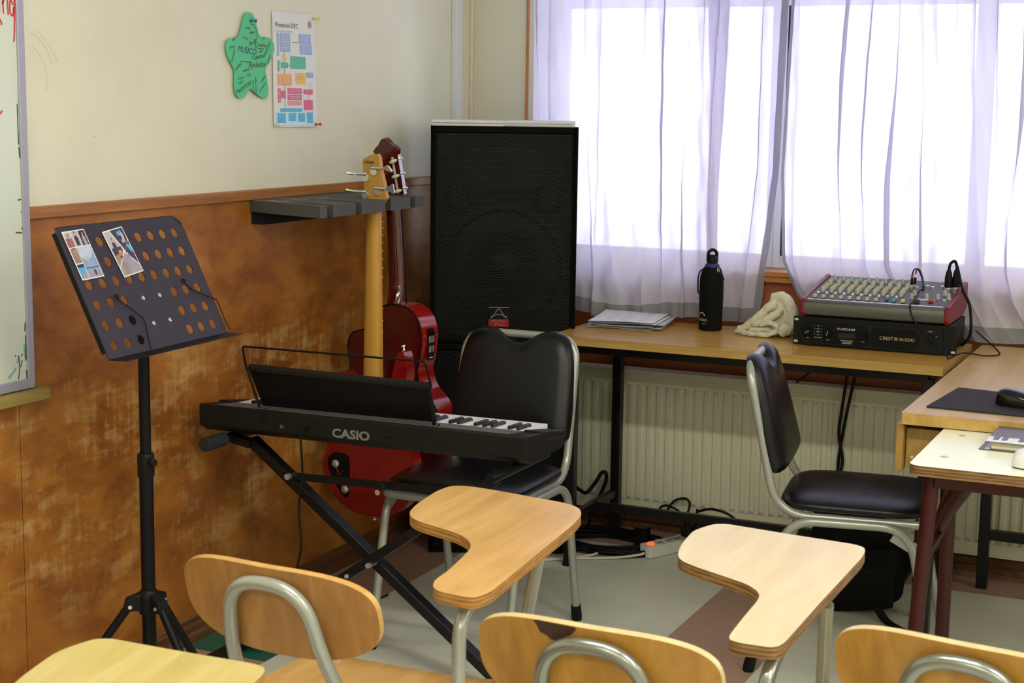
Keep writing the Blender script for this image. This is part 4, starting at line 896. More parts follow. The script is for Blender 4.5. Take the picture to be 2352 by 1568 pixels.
# heavier strokes for the lettering
m = MB().at(RF); m.use(0)
for (a, b, c, d) in ((-2.209, 0.6305, -2.200, 0.6365),): m.ribbon([(kx(a), b), (kx(c), b), (kx(c), d), (kx(a), d), (kx(a), b)], 0.001, 0.0005)
m.use(1)
for wx, r in ((-2.130, 0.006), (-1.905, 0.003), (-1.893, 0.003), (-1.846, 0.004), (-2.222, 0.003)):
    m.prism([(kx(wx) + r * math.cos(k * PI / 6), 0.634 + r * math.sin(k * PI / 6)) for k in range(12)], 0, 0.0008)
m.build('rear_socket', ['print_silver', 'cavity_black'], t_, world=True, smooth=0)
# music rest: plate with a wire hoop
A, B_ = Vector((-2.292, 3.413, 0.671)), Vector((-1.797, 3.438, 0.671)); Ct, Dt = Vector((-1.780, 3.370, 0.7745)), Vector((-2.300, 3.358, 0.7805))
n_ = (B_ - A).cross(Dt - A).normalized() * 0.004
if n_.y > 0: n_ = -n_
tw = lambda v: v
rest = MB().hexa([A, B_, B_ - n_, A - n_], [Dt, Ct, Ct - n_, Dt - n_]).build('music_rest', 'black_plastic', t_, world=True, bevel=0.0015)
MB().hexa([Dt + n_ * 0.3 + Vector((0, 0, -0.008)), Ct + n_ * 0.3 + Vector((0, 0, -0.008)), Ct - n_ * 3 + Vector((0, 0, -0.006)), Dt - n_ * 3 + Vector((0, 0, -0.006))], [Dt + n_ * 0.3, Ct + n_ * 0.3, Ct - n_ * 3 + Vector((0, 0, 0.002)), Dt - n_ * 3 + Vector((0, 0, 0.002))]).build('rest_rim', 'keyboard_black', rest, world=True)
for (p, q) in ((A, Dt), (B_, Ct)):
    MB().sqbar(p + Vector((0.014 if p is A else 0.012, -0.036, 0.002)), q + (q - p) * 0.03 + n_, 0.008, 0.006).build('rest_arm', 'black_plastic', rest, world=True, bevel=0.001)
E_, F_ = Vector((-2.300, 3.318, 0.8405)), Vector((-1.786, 3.332, 0.8420))
E_, F_ = Vector((-2.303, 3.338, 0.8365)), Vector((-1.784, 3.350, 0.8375))
MB().tube(arc([Dt + Vector((-0.004, 0, -0.004)), E_, F_, Ct + Vector((0.004, 0, -0.004))], 0.010), 0.0028, 8).build('wire_hoop', 'black_powdercoat', rest, world=True)
for p in (A + Vector((0.034, -0.040, 0)), B_ + Vector((0.022, -0.040, 0))):
    MB().tube(spline([p + Vector((0.004, 0.006, 0.004)), p + Vector((-0.002, -0.006, -0.006)), p + Vector((0.0, -0.010, -0.03))], 5), 0.0022, 6).build('rest_hook', 'black_powdercoat', rest, world=True)

t_ = thing('keyboard_stand', 'black folding X stand carrying the keyboard', 'keyboard stand', (-1.98, 3.40, 0))
YA, YB_ = 3.425, 3.392
L1a, L1b = Vector((-2.335, YA, 0.575)), Vector((-1.585, YA, 0.020))
L2a, L2b = Vector((-1.605, YB_, 0.560)), Vector((-2.365, YB_, 0.020))
MB().sqbar(L1a, L1b, 0.026, 0.034, (0, 1, 0)).build('leg', 'black_steel', t_, world=True, bevel=0.002)
MB().sqbar(L2a, L2b, 0.024, 0.026, (0, 1, 0)).build('leg', 'black_steel', t_, world=True, bevel=0.002)
pv = Vector((-1.955, 3.37, 0.300))
MB().cyl(pv, pv + Vector((0, 0.075, 0)), 0.007, 10).build('pivot_bolt', 'chrome', t_, world=True)
pb = Vector((-2.02, 3.375, 0.262)); MB().cyl(pb, pb + Vector((0, 0.012, 0)), 0.006, 10).cyl(pb + Vector((-0.0, -0.004, 0)), pb, 0.004, 8).build('bolt', 'chrome', t_, world=True)
b1, b2 = Vector((-2.205, 3.405, 0.497)), Vector((-1.60, 3.375, 0.520))
MB().sqbar(b1, b2, 0.003, 0.020).build('locking_strap', 'black_steel', t_, world=True)
m = MB()
for k in range(22):
    p = b1.lerp(b2, 0.33 + 0.03 * k) + Vector((0, -0.0017, 0)); m.cyl(p, p + Vector((0, -0.0004, 0)), 0.0035, 8)
m.build('strap_holes', 'cavity_black', t_, world=True)
MB().cyl(b1 + Vector((0, -0.016, 0)), b1 + Vector((0, -0.004, 0)), 0.008, 14).build('strap_bolt', 'screw_metal', t_, world=True)
pk = b1.lerp(b2, 0.48); MB().cyl(pk + Vector((0, -0.004, 0.0)), pk + Vector((0, -0.03, 0.004)), 0.012, 14).build('locking_knob', 'black_plastic', t_, world=True, bevel=0.002)
MB().cyl(pk + Vector((-0.006, -0.03, -0.012)), pk + Vector((-0.006, -0.032, -0.012)), 0.007, 12).build('knob_cap', 'screw_metal', t_, world=True)
for (x, cap) in ((-2.385, True), (-1.578, False)):
    br = MB().cyl((x, 3.29, 0.582), (x, 3.62, 0.582), 0.0125, 14).build('support_bar', 'black_steel', t_, world=True)
    if cap:
        for y_ in (3.285, 3.60): MB().cyl((x, y_, 0.582), (x, y_ + 0.085, 0.582), 0.0185, 18).build('foam_cap', 'dark_rubber', br, world=True, bevel=0.003)
    else: MB().cyl((x, 3.288, 0.582), (x, 3.2905, 0.582), 0.0105, 14).build('open_end', 'cavity_black', br, world=True)
    MB().sqbar((x, 3.41, 0.578), (x + (0.06 if cap else -0.04), 3.41, 0.568), 0.03, 0.02).build('bar_bracket', 'black_steel', t_, world=True)
    MB().sqbar((x, 3.44, 0.592), (x, 3.60, 0.592), 0.016, 0.010).build('rubber_pad', 'dark_rubber', t_, world=True)
for (p) in (L1b, L2b):
    ft = MB().sqbar((p.x, 3.20, 0.018), (p.x, 3.60, 0.018), 0.026, 0.026).build('foot_bar', 'black_steel', t_, world=True, bevel=0.002)
    for y_ in (3.195, 3.58): MB().box(p.x - 0.017, p.x + 0.017, y_, y_ + 0.03, 0.0, 0.034).build('rubber_foot', 'cable_black', ft, world=True, bevel=0.003)
def cable(name, label, pts, r, mat='cable_black', n=8, group=None, cat='cable', k=8):
    o = MB().tube(spline(pts, k), r, n).build(name, mat, smooth=60); tag(o, label, cat, group); return o
cable('power_cable', 'thin black cable hanging from the back of the keyboard to the floor', [(-2.130, 3.382, 0.634), (-2.131, 3.352, 0.634), (-2.134, 3.345, 0.615), (-2.134, 3.352, 0.52), (-2.150, 3.36, 0.43), (-2.141, 3.355, 0.33), (-2.160, 3.36, 0.24), (-2.136, 3.36, 0.12), (-2.14, 3.37, 0.03), (-2.19, 3.42, 0.006), (-2.28, 3.58, 0.005), (-2.30, 3.75, 0.005), (-2.26, 3.93, 0.005), (-2.25, 4.0, 0.005)], 0.0028)

# ------------------------------------------------------------------ upholstered tube-frame chairs
def tube_chair(loc, rotz, label):
    """local: x right, y forward (towards the sitter's knees), z up"""
    t_ = thing('upholstered_chair', label, 'chair', loc, rotz)
    TR = 0.0115
    # back hoop: from under the seat, round the rear bend and over the top
    w = 0.172
    side = lambda s: [(s * 0.180, 0.17, 0.422), (s * 0.180, -0.185, 0.420), (s * w, -0.272, 0.805)]
    a, b = side(-1), side(1)
    path = arc([a[0], a[1], a[2], b[2], b[1], b[0]], [0, 0.085, 0.07, 0.07, 0.085, 0], 8)
    MB().tube(path, TR, 12).build('back_frame', 'grey_tube', t_)
    MB().tube(arc([(-0.180, 0.16, 0.422), (-0.180, 0.195, 0.422), (0.180, 0.195, 0.422), (0.180, 0.16, 0.422)], 0.03), TR, 12).build('seat_frame', 'grey_tube', t_)
    for s in (-1, 1):
        p = arc([(s * 0.200, -0.238, 0.012), (s * 0.198, -0.155, 0.412), (s * 0.198, 0.150, 0.416), (s * 0.200, 0.236, 0.012)], 0.075, 8)
        lf = MB().tube(p, TR, 12).build('leg_frame', 'grey_tube', t_)
        for q, q2 in ((p[0], p[1]), (p[-1], p[-2])):
            d = (q2 - q).normalized()
            MB().tube([q - d * 0.012, q, q + d * 0.035], [0.0145, 0.0155, 0.0145], 12).build('rubber_foot', 'cable_black', lf)
        MB().sqbar((s * 0.198, 0.11, 0.395), (s * 0.198, 0.165, 0.365), 0.004, 0.03).build('gusset', 'grey_tube', lf)
    # seat cushion: rounded slab
    def seat(u, v):
        a = 2 * PI * u; e = 0.38; c, s_ = math.cos(a), math.sin(a)
        rx = abs(c) ** e * math.copysign(1, c); ry = abs(s_) ** e * math.copysign(1, s_)
        k = math.sin(PI * v) ** 0.42 if 0 < v < 1 else 0.0
        z = 0.449 - 0.028 * math.cos(PI * v) * (1 - 0.15 * k)
        return (rx * 0.198 * k, 0.010 + ry * 0.195 * k, z + 0.006 * (1 - k) * (1 if v > .5 else -.2))
    MB().grid(seat, 56, 20, True).build('seat', 'black_vinyl', t_, smooth=180)
    # back cushion with the scooped top edge
    OUTL = [(-0.165, -0.175), (-0.10, -0.186), (0, -0.188), (0.10, -0.186), (0.165, -0.175), (0.178, -0.14), (0.174, 0.0), (0.166, 0.09), (0.148, 0.150), (0.105, 0.175), (0.062, 0.166), (0.028, 0.140), (0, 0.132), (-0.028, 0.140), (-0.062, 0.166), (-0.105, 0.175), (-0.148, 0.150), (-0.166, 0.09), (-0.174, 0.0), (-0.178, -0.14)]
    ol = [(p.x, p.y) for p in spline([(a, b, 0) for a, b in OUTL], 4, True)]; n = len(ol)
    Mb = Matrix.Translation((0, -0.2385, 0.674)) @ Matrix.Diagonal((1, 1, 0.83, 1)) @ Matrix.Rotation(math.radians(13), 4, 'X') @ Matrix(((1, 0, 0, 0), (0, 0, 1, 0), (0, 1, 0, 0), (0, 0, 0, 1)))
    m = MB().at(Mb); vs = []; fs = []
    ringdef = [(0.94, -0.010), (1.02, -0.007), (1.04, 0.001), (1.035, 0.012), (1.0, 0.024), (0.93, 0.033), (0.80, 0.038), (0.5, 0.041), (0.2, 0.042)]
    for sc_, z in ringdef:
        for (x, y) in ol: vs.append((x * sc_, y * sc_ - 0.002, z))
    for i in range(len(ringdef) - 1):
        for k in range(n): fs.append((i * n + k, i * n + (k + 1) % n, (i + 1) * n + (k + 1) % n, (i + 1) * n + k))
    fs.append(tuple(range(n - 1, -1, -1))); fs.append(tuple((len(ringdef) - 1) * n + k for k in range(n)))
    m.add(vs, fs); m.build('backrest', 'black_vinyl', t_, smooth=60)
    return t_
tube_chair((-1.866, 3.818, 0), PI, 'black vinyl chair with grey tube frame behind the keyboard, facing the camera')
tube_chair((-0.897, 4.11, 0), math.atan2(0.135, 0.99) - PI / 2, 'black vinyl chair with grey tube frame before the long desk, seen from its side')

# ------------------------------------------------------------------ chairs with a writing arm
TAB_A = [(-0.021, 0.398), (0.012, 0.407), (0.075, 0.4), (0.231, 0.369), (0.263, 0.349), (0.286, 0.305), (0.299, 0.222), (0.331, -0.191), (0.321, -0.225), (0.305, -0.228), (0.257, -0.221), (0.239, -0.203), (0.226, -0.17), (0.224, -0.125), (0.21, -0.032), (0.197, 0.027), (0.171, 0.065), (0.134, 0.092), (0.07, 0.117), (0.03, 0.136), (0.001, 0.171), (-0.016, 0.232), (-0.029, 0.348)]
TAB_B = [(x - 0.022, y) for x, y in [(-0.051, 0.342), (-0.031, 0.399), (-0.012, 0.409), (0.096, 0.397), (0.22, 0.387), (0.241, 0.378), (0.249, 0.356), (0.254, 0.311), (0.257, 0.03), (0.261, -0.162), (0.257, -0.182), (0.247, -0.189), (0.208, -0.191), (0.19, -0.186), (0.184, -0.173), (0.181, -0.148), (0.175, -0.071), (0.17, 0.006), (0.165, 0.033), (0.155, 0.052), (0.131, 0.078), (0.102, 0.093), (0.024, 0.131), (-0.007, 0.153), (-0.022, 0.181), (-0.037, 0.235)]]
def rounded(poly, n=4):
    """smooth corners a little but keep long sides straight"""
    out = []; N = len(poly)
    for i in range(N):
        a, b, c = Vector(poly[i - 1]), Vector(poly[i]), Vector(poly[(i + 1) % N])
        d = min(0.03, (a - b).length * 0.5, (c - b).length * 0.5); p0 = b + (a - b).normalized() * d; p1 = b + (c - b).normalized() * d
        for k in range(n + 1): s = k / n; q = p0 * (1 - s) ** 2 + b * 2 * s * (1 - s) + p1 * s * s; out.append((q.x, q.y))
    return out
def writing_chair(loc, yaw, label, TABLET, top='laminate_oak', back='backrest_oak', tube='grey_tube', edge='plywood_edge', roll=0.0, burn=False, backyaw=0.0, post=0.28):
    t_ = thing('writing_arm_chair', label, 'chair', (*loc, 0), math.radians(yaw)); TR = 0.0112
    tp = MB().prism(rounded(TABLET)[::-1], 0.702, 0.720, 1).build('writing_tablet', [top, edge], t_, bevel=0.0015, smooth=30)
    # seat of moulded plywood
    def se(x, y): return 0.432 + 0.012 * (abs(x) / 0.19) ** 2 - 0.035 * max(0, (y - 0.13) / 0.09) ** 2 + 0.012 * max(0, (-y - 0.08) / 0.1) ** 2
    ol = rrect(-0.185, 0.185, -0.19, 0.215, 0.06, 5); N = len(ol); rings = [1.0, 0.8, 0.55, 0.25]; vs = []; fs = []
    for top_ in (0.0, -0.011):
        b0 = len(vs)
        for rg in rings:
            for (x, y) in ol: vs.append((x * rg, 0.0125 + (y - 0.0125) * rg, se(x * rg, 0.0125 + (y - 0.0125) * rg) + top_))
        for i in range(len(rings) - 1):
            for k in range(N):
                f = (b0 + i * N + k, b0 + i * N + (k + 1) % N, b0 + (i + 1) * N + (k + 1) % N, b0 + (i + 1) * N + k); fs.append(f if top_ == 0 else f[::-1])
        f = tuple(b0 + (len(rings) - 1) * N + k for k in range(N)); fs.append(f if top_ == 0 else f[::-1])
    m = MB().use(0).add(vs, fs); o2 = len(rings) * N
    m.use(1); m.f += [[k, o2 + k, o2 + (k + 1) % N, (k + 1) % N] for k in range(N)]; m.mi += [1] * N
    st_ = m.build('seat', [top, edge], t_, smooth=40)
    for x in (-0.12, 0.12):
        for y in (-0.10, 0.13): MB().at(Matrix.Translation((x, y, se(x, y)))).lathe([(0.006, -0.001), (0.006, 0.0015), (0, 0.003)], 10).build('screw', 'chrome', st_)
    # curved plywood backrest
    HW, HH = 0.186, 0.078
    def prof(s):       # outline: rounded bean, slightly taller on top
        c, sn = math.cos(s), math.sin(s); e1, e2 = 0.70, 0.68
        return (HW * math.copysign(abs(c) ** e1, c), HH * math.copysign(abs(sn) ** e2, sn))
    Mb = Matrix.Translation((0, -0.278, 0.674)) @ Matrix.Rotation(math.radians(backyaw), 4, 'Z') @ Matrix.Rotation(math.radians(roll), 4, 'Y') @ Matrix.Rotation(math.radians(14), 4, 'X')
    def bk(x, z): return Vector((x, 0.026 * (abs(x) / HW) ** 2, z))
    N = 56; ol = [prof(2 * PI * k / N) for k in range(N)]; vs = []; fs = []
    for d in (0.0, -0.0115):
        b0 = len(vs)
        for rg in (1.0, 0.85, 0.6, 0.3):
            for (x, z) in ol: vs.append(bk(x * rg, z * rg) + Vector((0, d, 0)))
        for i in range(3):
            for k in range(N):
                f = (b0 + i * N + k, b0 + i * N + (k + 1) % N, b0 + (i + 1) * N + (k + 1) % N, b0 + (i + 1) * N + k); fs.append(f[::-1] if d == 0 else f)
        f = tuple(b0 + 3 * N + k for k in range(N)); fs.append(f[::-1] if d == 0 else f)
    m = MB().at(Mb).use(0).add(vs, fs); o2 = 4 * N
    m.use(1); m.f += [[k, (k + 1) % N, o2 + (k + 1) % N, o2 + k] for k in range(N)]; m.mi += [1] * N
    bk_ = m.build('backrest', [back, top], t_, bevel=0.001, smooth=40)
    if burn:
        q = [(x + 0.018, z) for x, z in [(-0.100, 0.074), (-0.094, 0.066), (-0.090, 0.057), (-0.080, 0.054), (-0.073, 0.049), (-0.060, 0.048), (-0.055, 0.053), (-0.050, 0.058), (-0.042, 0.062), (-0.032, 0.073)]]
        mb = MB().at(Mb); p3 = [bk(x, z) + Vector((0, -0.0121, 0)) for x, z in q] + [bk(x, 0.0765) + Vector((0, -0.0121, 0)) for x in (-0.016, -0.032, -0.052, -0.072)]
        mb.add(p3, [tuple(range(len(p3)))]); mb.build('burn_mark', 'burnt_wood', bk_, smooth=0)
    # hoop behind the backrest, running down and forward under the seat
    h = [(-0.123, -0.02, 0.412), (-0.115, -0.17, 0.415), (-0.078, -0.286, 0.60), (-0.058, -0.316, 0.724), (0.080, -0.316, 0.724), (0.100, -0.286, 0.60), (0.122, -0.17, 0.415), (0.128, -0.02, 0.412)]
    Ry = Matrix.Translation((0, -0.278, 0)) @ Matrix.Rotation(math.radians(backyaw), 4, 'Z') @ Matrix.Translation((0, 0.278, 0))
    MB().tube([Ry @ p if p.z > 0.5 else p for p in arc(h, [0, 0.06, 0.10, 0.075, 0.075, 0.10, 0.06, 0], 8)], TR, 12).build('back_hoop', tube, t_)
    for s in (-1, 1):
        p = arc([(s * 0.205, -0.235, 0.012), (s * 0.200, -0.17, 0.408), (s * 0.200, 0.175, 0.408), (s * 0.205, 0.225, 0.012)], 0.06, 7)
        lf = MB().tube(p, TR, 12).build('leg_frame', tube, t_)
        for q, q2 in ((p[0], p[1]), (p[-1], p[-2])):
            d = (q2 - q).normalized(); MB().tube([q - d * 0.012, q, q + d * 0.035], [0.0145, 0.0155, 0.0145], 12).build('rubber_foot', 'cable_black', lf)
    for y in (-0.11, 0.13): MB().cyl((-0.20, y, 0.405), (0.20, y, 0.405), 0.009, 10).build('cross_bar', tube, t_)
    # arm posts on the right
    MB().tube(arc([(post, -0.02, 0.408), (post, -0.195, 0.412), (post, -0.195, 0.67), (post, -0.12, 0.700)], [0, 0.05, 0.045, 0], 8), TR, 12).build('arm_post', tube, t_)
    MB().tube(arc([(0.200, 0.20, 0.20), (0.205, 0.19, 0.42), (post + 0.008, 0.10, 0.700)], 0.05, 7), TR, 12).build('arm_post', tube, t_)
    MB().cyl((0.196, -0.03, 0.408), (post + 0.005, -0.03, 0.408), TR * 0.9, 12).build('arm_bracket', tube, t_)
    return t_
plain('burnt_wood', '#3a2113', 0.6, var=0.3, scale=40)
writing_chair((-1.346, 2.300), 1, 'wooden writing-arm chair nearest the music stand, oval oak back and tan tablet', TAB_A, backyaw=-4, post=0.281)
writing_chair((-0.784, 2.262), -1, 'writing-arm chair with a burn mark on its backrest and a pale whitish tablet', TAB_B, 'laminate_pale', 'backrest_honey', 'bare_steel_tube', 'plywood_edge_dark', burn=True, post=0.222)
writing_chair((-0.277, 2.425), -8, 'writing-arm chair at the lower right, only its honey-coloured backrest in view', [(x + 0.045, y) for x, y in TAB_B], 'laminate_pale', 'backrest_honey', 'bare_steel_tube', 'plywood_edge', post=0.222)
writing_chair((-1.304, 1.285), 7, 'writing-arm chair at the lower left, only its yellowish tablet in view', TAB_B, 'laminate_yellow', 'backrest_oak', 'grey_tube', 'plywood_edge', post=0.222)

# ------------------------------------------------------------------ long desk under the window
DZ = 0.745
t_ = thing('long_desk', 'long wood-topped desk with a black steel frame under the window', 'desk', (-1.34, 4.76, 0))
MB().prism([(-1.955, 4.487), (-0.752, 4.477), (-0.752, 4.97), (-1.955, 4.97)], DZ - 0.026, DZ, 1).build('desk_top', ['desk_top_wood', 'desk_edge_wood'], t_, world=True, bevel=0.002)
m = MB()
for (a, b) in (((-1.90, 4.545), (-0.80, 4.535)), ((-1.90, 4.93), (-0.80, 4.93)), ((-1.90, 4.545), (-1.90, 4.93)), ((-0.80, 4.535), (-0.80, 4.93))): m.sqbar((*a, 0.704), (*b, 0.704), 0.025, 0.030)
m.build('top_frame', 'black_steel', t_, world=True, bevel=0.002)
for i, (x, y) in enumerate(((-1.897, 4.548), (-1.893, 4.935), (-0.800, 4.538), (-0.800, 4.935))):
    lg = MB().box(x - 0.0155, x + 0.0155, y - 0.0155, y + 0.0155, 0.004, 0.70).build('leg', 'black_steel', t_, world=True, bevel=0.002)
    MB().box(x - 0.0165, x + 0.0165, y - 0.0165, y + 0.0165, 0, 0.014).build('foot_cap', 'cable_black', lg, world=True)
for x in (-1.895, -0.800): MB().sqbar((x, 4.55, 0.155), (x, 4.93, 0.155), 0.022, 0.026).build('side_rail', 'black_steel', t_, world=True, bevel=0.002)
MB().sqbar((-1.895, 4.735, 0.155), (-0.80, 4.73, 0.155), 0.022, 0.026).build('stretcher', 'black_steel', t_, world=True, bevel=0.002)

# things on it
Mp = Matrix.Translation((-1.82, 4.76, DZ)) @ Matrix.Rotation(math.radians(6), 4, 'Z')
for k in range(6):
    top_ = (k == 5)
    a = math.radians((0, 3, -2, 2, -1, 0)[k]); ex, ey = ((0.0, 0), (0.030, 0.004), (0.004, 0), (0.036, 0.014), (0.014, 0.0), (0.006, 0.0))[k]
    R2 = Mp @ Matrix.Translation((ex, ey, 0.0015 + 0.0042 * k)) @ Matrix.Rotation(a, 4, 'Z')
    def pf(u, v, off=0.0):
        x = -0.108 + 0.216 * u; y = -0.04 + 0.22 * v
        z = 0.0016 * math.sin(u * 5 + k) + (0.016 * max(0, u - 0.55) ** 1.5 * (0.4 + v) + 0.010 * v * v * (1 - u) if top_ else 0.003 * v * u)
        return R2 @ Vector((x, y, z + 0.0008 + off))
    t_ = thing('paper_sheet', 'top sheet of the papers on the desk, curled, with faint print' if top_ else 'sheets lying under the printed sheet on the desk', 'paper', tuple(R2.translation), math.radians(6) + a, None if top_ else 'sheets of the paper pile on the desk')
    m = MB(); m.grid(lambda u, v: pf(u, v), 12, 10); m.grid(lambda u, v: pf(1 - u, v, -0.0012), 12, 10)
    m.build('sheet', 'paper_white' if k != 3 else 'paper_grey', t_, world=True, smooth=60)
    if top_:
        m = MB()
        for c_ in range(3):
            for q in range(2):
                u0 = 0.22 + 0.26 * c_ + 0.06 * q
                for j in range(9):
                    v0 = 0.12 + j * 0.075; w_ = random.uniform(0.4, 1.0) * 0.05
                    m.grid(lambda u, v: pf(u0 + 0.012 * u, v0 + w_ * v, 0.0006), 1, 2)
        m.build('print', 'print_grey', t_, world=True, smooth=0)
        m = MB(); m.grid(lambda u, v: pf(0.70 + 0.09 * u, 0.86 + 0.035 * v, 0.0006), 2, 1); m.build('blue_print', 'chart_sky', t_, world=True, smooth=0)
# bottle
t_ = thing('water_bottle', 'black neoprene-sleeved water bottle standing on the desk by the curtain', 'bottle', (-1.552, 4.855, DZ)); BMx = Matrix.Translation((-1.552, 4.855, DZ)) @ Matrix.Diagonal((1, 1, 0.945, 1))
MB().at(BMx).lathe([(0.032, 0.0), (0.0365, 0.004), (0.0375, 0.012), (0.0375, 0.06), (0.0385, 0.11), (0.0385, 0.165), (0.0365, 0.185), (0.030, 0.205), (0.0255, 0.214), (0.0235, 0.214)], 32).build('sleeve', 'neoprene_black', t_, world=True, smooth=50)
MB().at(BMx).lathe([(0.023, 0.20), (0.023, 0.222), (0.020, 0.226)], 24).build('bottle_neck', 'bottle_blue', t_, world=True)
cp = MB().at(BMx).lathe([(0.0165, 0.224), (0.0165, 0.229), (0.0185, 0.230), (0.0195, 0.238), (0.016, 0.250), (0.010, 0.255)], 24).build('cap', 'black_plastic', t_, world=True, smooth=40)
lp = arc([(-0.014, 0, 0.236), (-0.0135, 0, 0.264), (-0.004, 0, 0.272), (0.004, 0, 0.272), (0.0135, 0, 0.264), (0.014, 0, 0.236)], 0.008, 4)
MB().at(BMx @ Matrix.Rotation(0.5, 4, 'Z')).tube(lp, 0.0055, 8).build('cap_loop', 'black_plastic', cp, world=True)
MB().at(BMx @ Matrix.Rotation(0.2, 4, 'Z')).tube(spline([(-0.026, -0.01, 0.208), (-0.038, -0.012, 0.196), (-0.042, -0.012, 0.17), (-0.0415, -0.01, 0.13), (-0.038, -0.008, 0.125)], 6), [0.0025] * 25, 6).build('strap', 'cable_black', t_, world=True)
zp = MB().at(BMx).tube(spline([(0.024, -0.012, 0.210), (0.032, -0.016, 0.196), (0.047, -0.018, 0.176)], 6), 0.0022, 6).build('zip_pull', 'cable_black', t_, world=True)
MB().at(BMx).tube(spline([(0.026, -0.02, 0.215), (0.031, -0.022, 0.207), (0.028, -0.022, 0.200), (0.024, -0.02, 0.206)], 4, True), 0.001, 5).build('zip_ring', 'screw_metal', zp, world=True)
m = MB(); TH = math.radians(-115)
def onsleeve(x, z): a = TH + x / 0.0376; return BMx @ Vector((0.0378 * math.cos(a), 0.0378 * math.sin(a), z))
q = MB().text('doite', 0.016, -0.022, 0.0335, 0, 0, 'LEFT').ribbon([(0.013 * math.cos(a / 10 * PI) - 0.004, 0.046 + 0.016 * math.sin(a / 10 * PI)) for a in range(1, 10)], 0.003).ribbon([(0.012, 0.042), (0.018, 0.034), (0.010, 0.034)], 0.0015).text('750 ml', 0.0055, -0.002, 0.0225, 0, 0, 'LEFT')
m.add([onsleeve(v.x, v.y) for v in q.v], q.f); m.build('print', 'print_silver', t_, world=True, smooth=0)
# towel: crumpled terry cloth
t_ = thing('towel', 'crumpled cream terry towel lying on the desk beside the amplifier', 'towel', (-1.36, 4.83, DZ))
rnd = random.Random(5)
from mathutils import noise as MN
TX, TY = -1.335, 4.835
def fuzz(p): return p + Vector((MN.noise(p * 60), MN.noise(p * 60 + Vector((9, 0, 0))), MN.noise(p * 60 + Vector((0, 9, 0))))) * 0.004 + Vector((MN.noise(p * 330), MN.noise(p * 330 + Vector((5, 0, 0))), MN.noise(p * 330 + Vector((0, 5, 0))))) * 0.0022
def lump(cx, cy, cz, rx, ry, rz, name='bundle', nu=90, nv=50):
    def g(u, v):
        a = 2 * PI * u; b = PI * v; p = Vector((cx + rx * math.sin(b) * math.cos(a), cy + ry * math.sin(b) * math.sin(a), cz + rz * math.cos(b)))
        p = p + Vector((1, 1, 1)) * 0.010 * MN.noise(p * 24); p = fuzz(p); p.z = max(p.z, DZ + 0.001); return tuple(p)
    MB().grid(g, nu, nv, True).build(name, 'terry_cloth', t_, world=True, smooth=180)
def roll(pts, rad, flat=1.0, name='fold'):
    P = spline(pts, 10); N = len(P); m = MB(); R = [rad[0] + (rad[-1] - rad[0]) * i / (N - 1) if len(rad) == 2 else rad[min(len(rad) - 1, int(i * len(rad) / N))] for i in range(N)]
    R = [r * min(1.0, 0.35 + 5 * min(i, N - 1 - i) / N) for i, r in enumerate(R)]
    m.tube(P, R, 16); m.v = [fuzz(v) for v in m.v]; m.v = [Vector((v.x, v.y, max(v.z, DZ + 0.001))) for v in m.v]
    m.build(name, 'terry_cloth', t_, world=True, smooth=180)
lump(-1.322, 4.850, DZ + 0.055, 0.050, 0.050, 0.066)
lump(-1.372, 4.838, DZ + 0.018, 0.062, 0.050, 0.042)
roll([(-1.278, 4.825, DZ + 0.012), (-1.280, 4.825, DZ + 0.07), (-1.298, 4.832, DZ + 0.112), (-1.330, 4.838, DZ + 0.120), (-1.352, 4.840, DZ + 0.095)], (0.020, 0.017))
roll([(-1.325, 4.815, DZ + 0.110), (-1.352, 4.805, DZ + 0.086), (-1.385, 4.800, DZ + 0.052), (-1.425, 4.806, DZ + 0.022), (-1.455, 4.815, DZ + 0.012)], (0.016, 0.012))
roll([(-1.300, 4.798, DZ + 0.085), (-1.335, 4.788, DZ + 0.064), (-1.365, 4.786, DZ + 0.048), (-1.395, 4.79, DZ + 0.03)], (0.013, 0.010))
roll([(-1.458, 4.812, DZ + 0.010), (-1.425, 4.792, DZ + 0.008), (-1.385, 4.778, DZ + 0.008), (-1.345, 4.778, DZ + 0.010), (-1.318, 4.786, DZ + 0.020), (-1.318, 4.785, DZ + 0.040), (-1.345, 4.780, DZ + 0.046), (-1.372, 4.782, DZ + 0.034)], (0.009, 0.008))
roll([(-1.310, 4.80, DZ + 0.010), (-1.292, 4.80, DZ + 0.028), (-1.278, 4.81, DZ + 0.02)], (0.018, 0.018))
roll([(-1.400, 4.785, DZ + 0.020), (-1.375, 4.776, DZ + 0.022), (-1.350, 4.776, DZ + 0.026)], (0.008, 0.007))

# amplifier
AX0, AX1, AY = -1.2355, -0.7525, 4.683
t_ = thing('power_amplifier', 'black rack amplifier with gold lettering on the desk under the mixer', 'amplifier', ((AX0 + AX1) / 2, AY, DZ)); HA = 0.088
MB().box(AX0 + 0.022, AX1 - 0.022, AY + 0.010, AY + 0.27, DZ + 0.004, DZ + HA - 0.001).build('case', 'amp_black', t_, world=True, bevel=0.002)
AM = Matrix.Translation((AX0, AY, DZ + 0.002)) @ Matrix(((1, 0, 0, 0), (0, 0, -1, 0), (0, 1, 0, 0), (0, 0, 0, 1)))   # x right, y up, z out
m = MB().at(AM).prism(rrect(0, 0.483, 0, HA - 0.002, 0.004)[::-1][::-1], -0.004, 0.0); fp = m.build('front_panel', 'amp_black', t_, world=True, bevel=0.001)
m = MB().at(AM)
m.prism([(p[0], p[1]) for p in rrect(0.028, 0.445, 0.004, HA - 0.012, 0.010)], 0.0, 0.008); bz = m.build('bezel', 'amp_black', fp, world=True, bevel=0.004, seg=3)
m = MB().at(AM).prism(rrect(0.026, 0.232, 0.010, 0.070, 0.028, 8), 0.008, 0.0086); m.build('control_recess', 'amp_dark', fp, world=True)
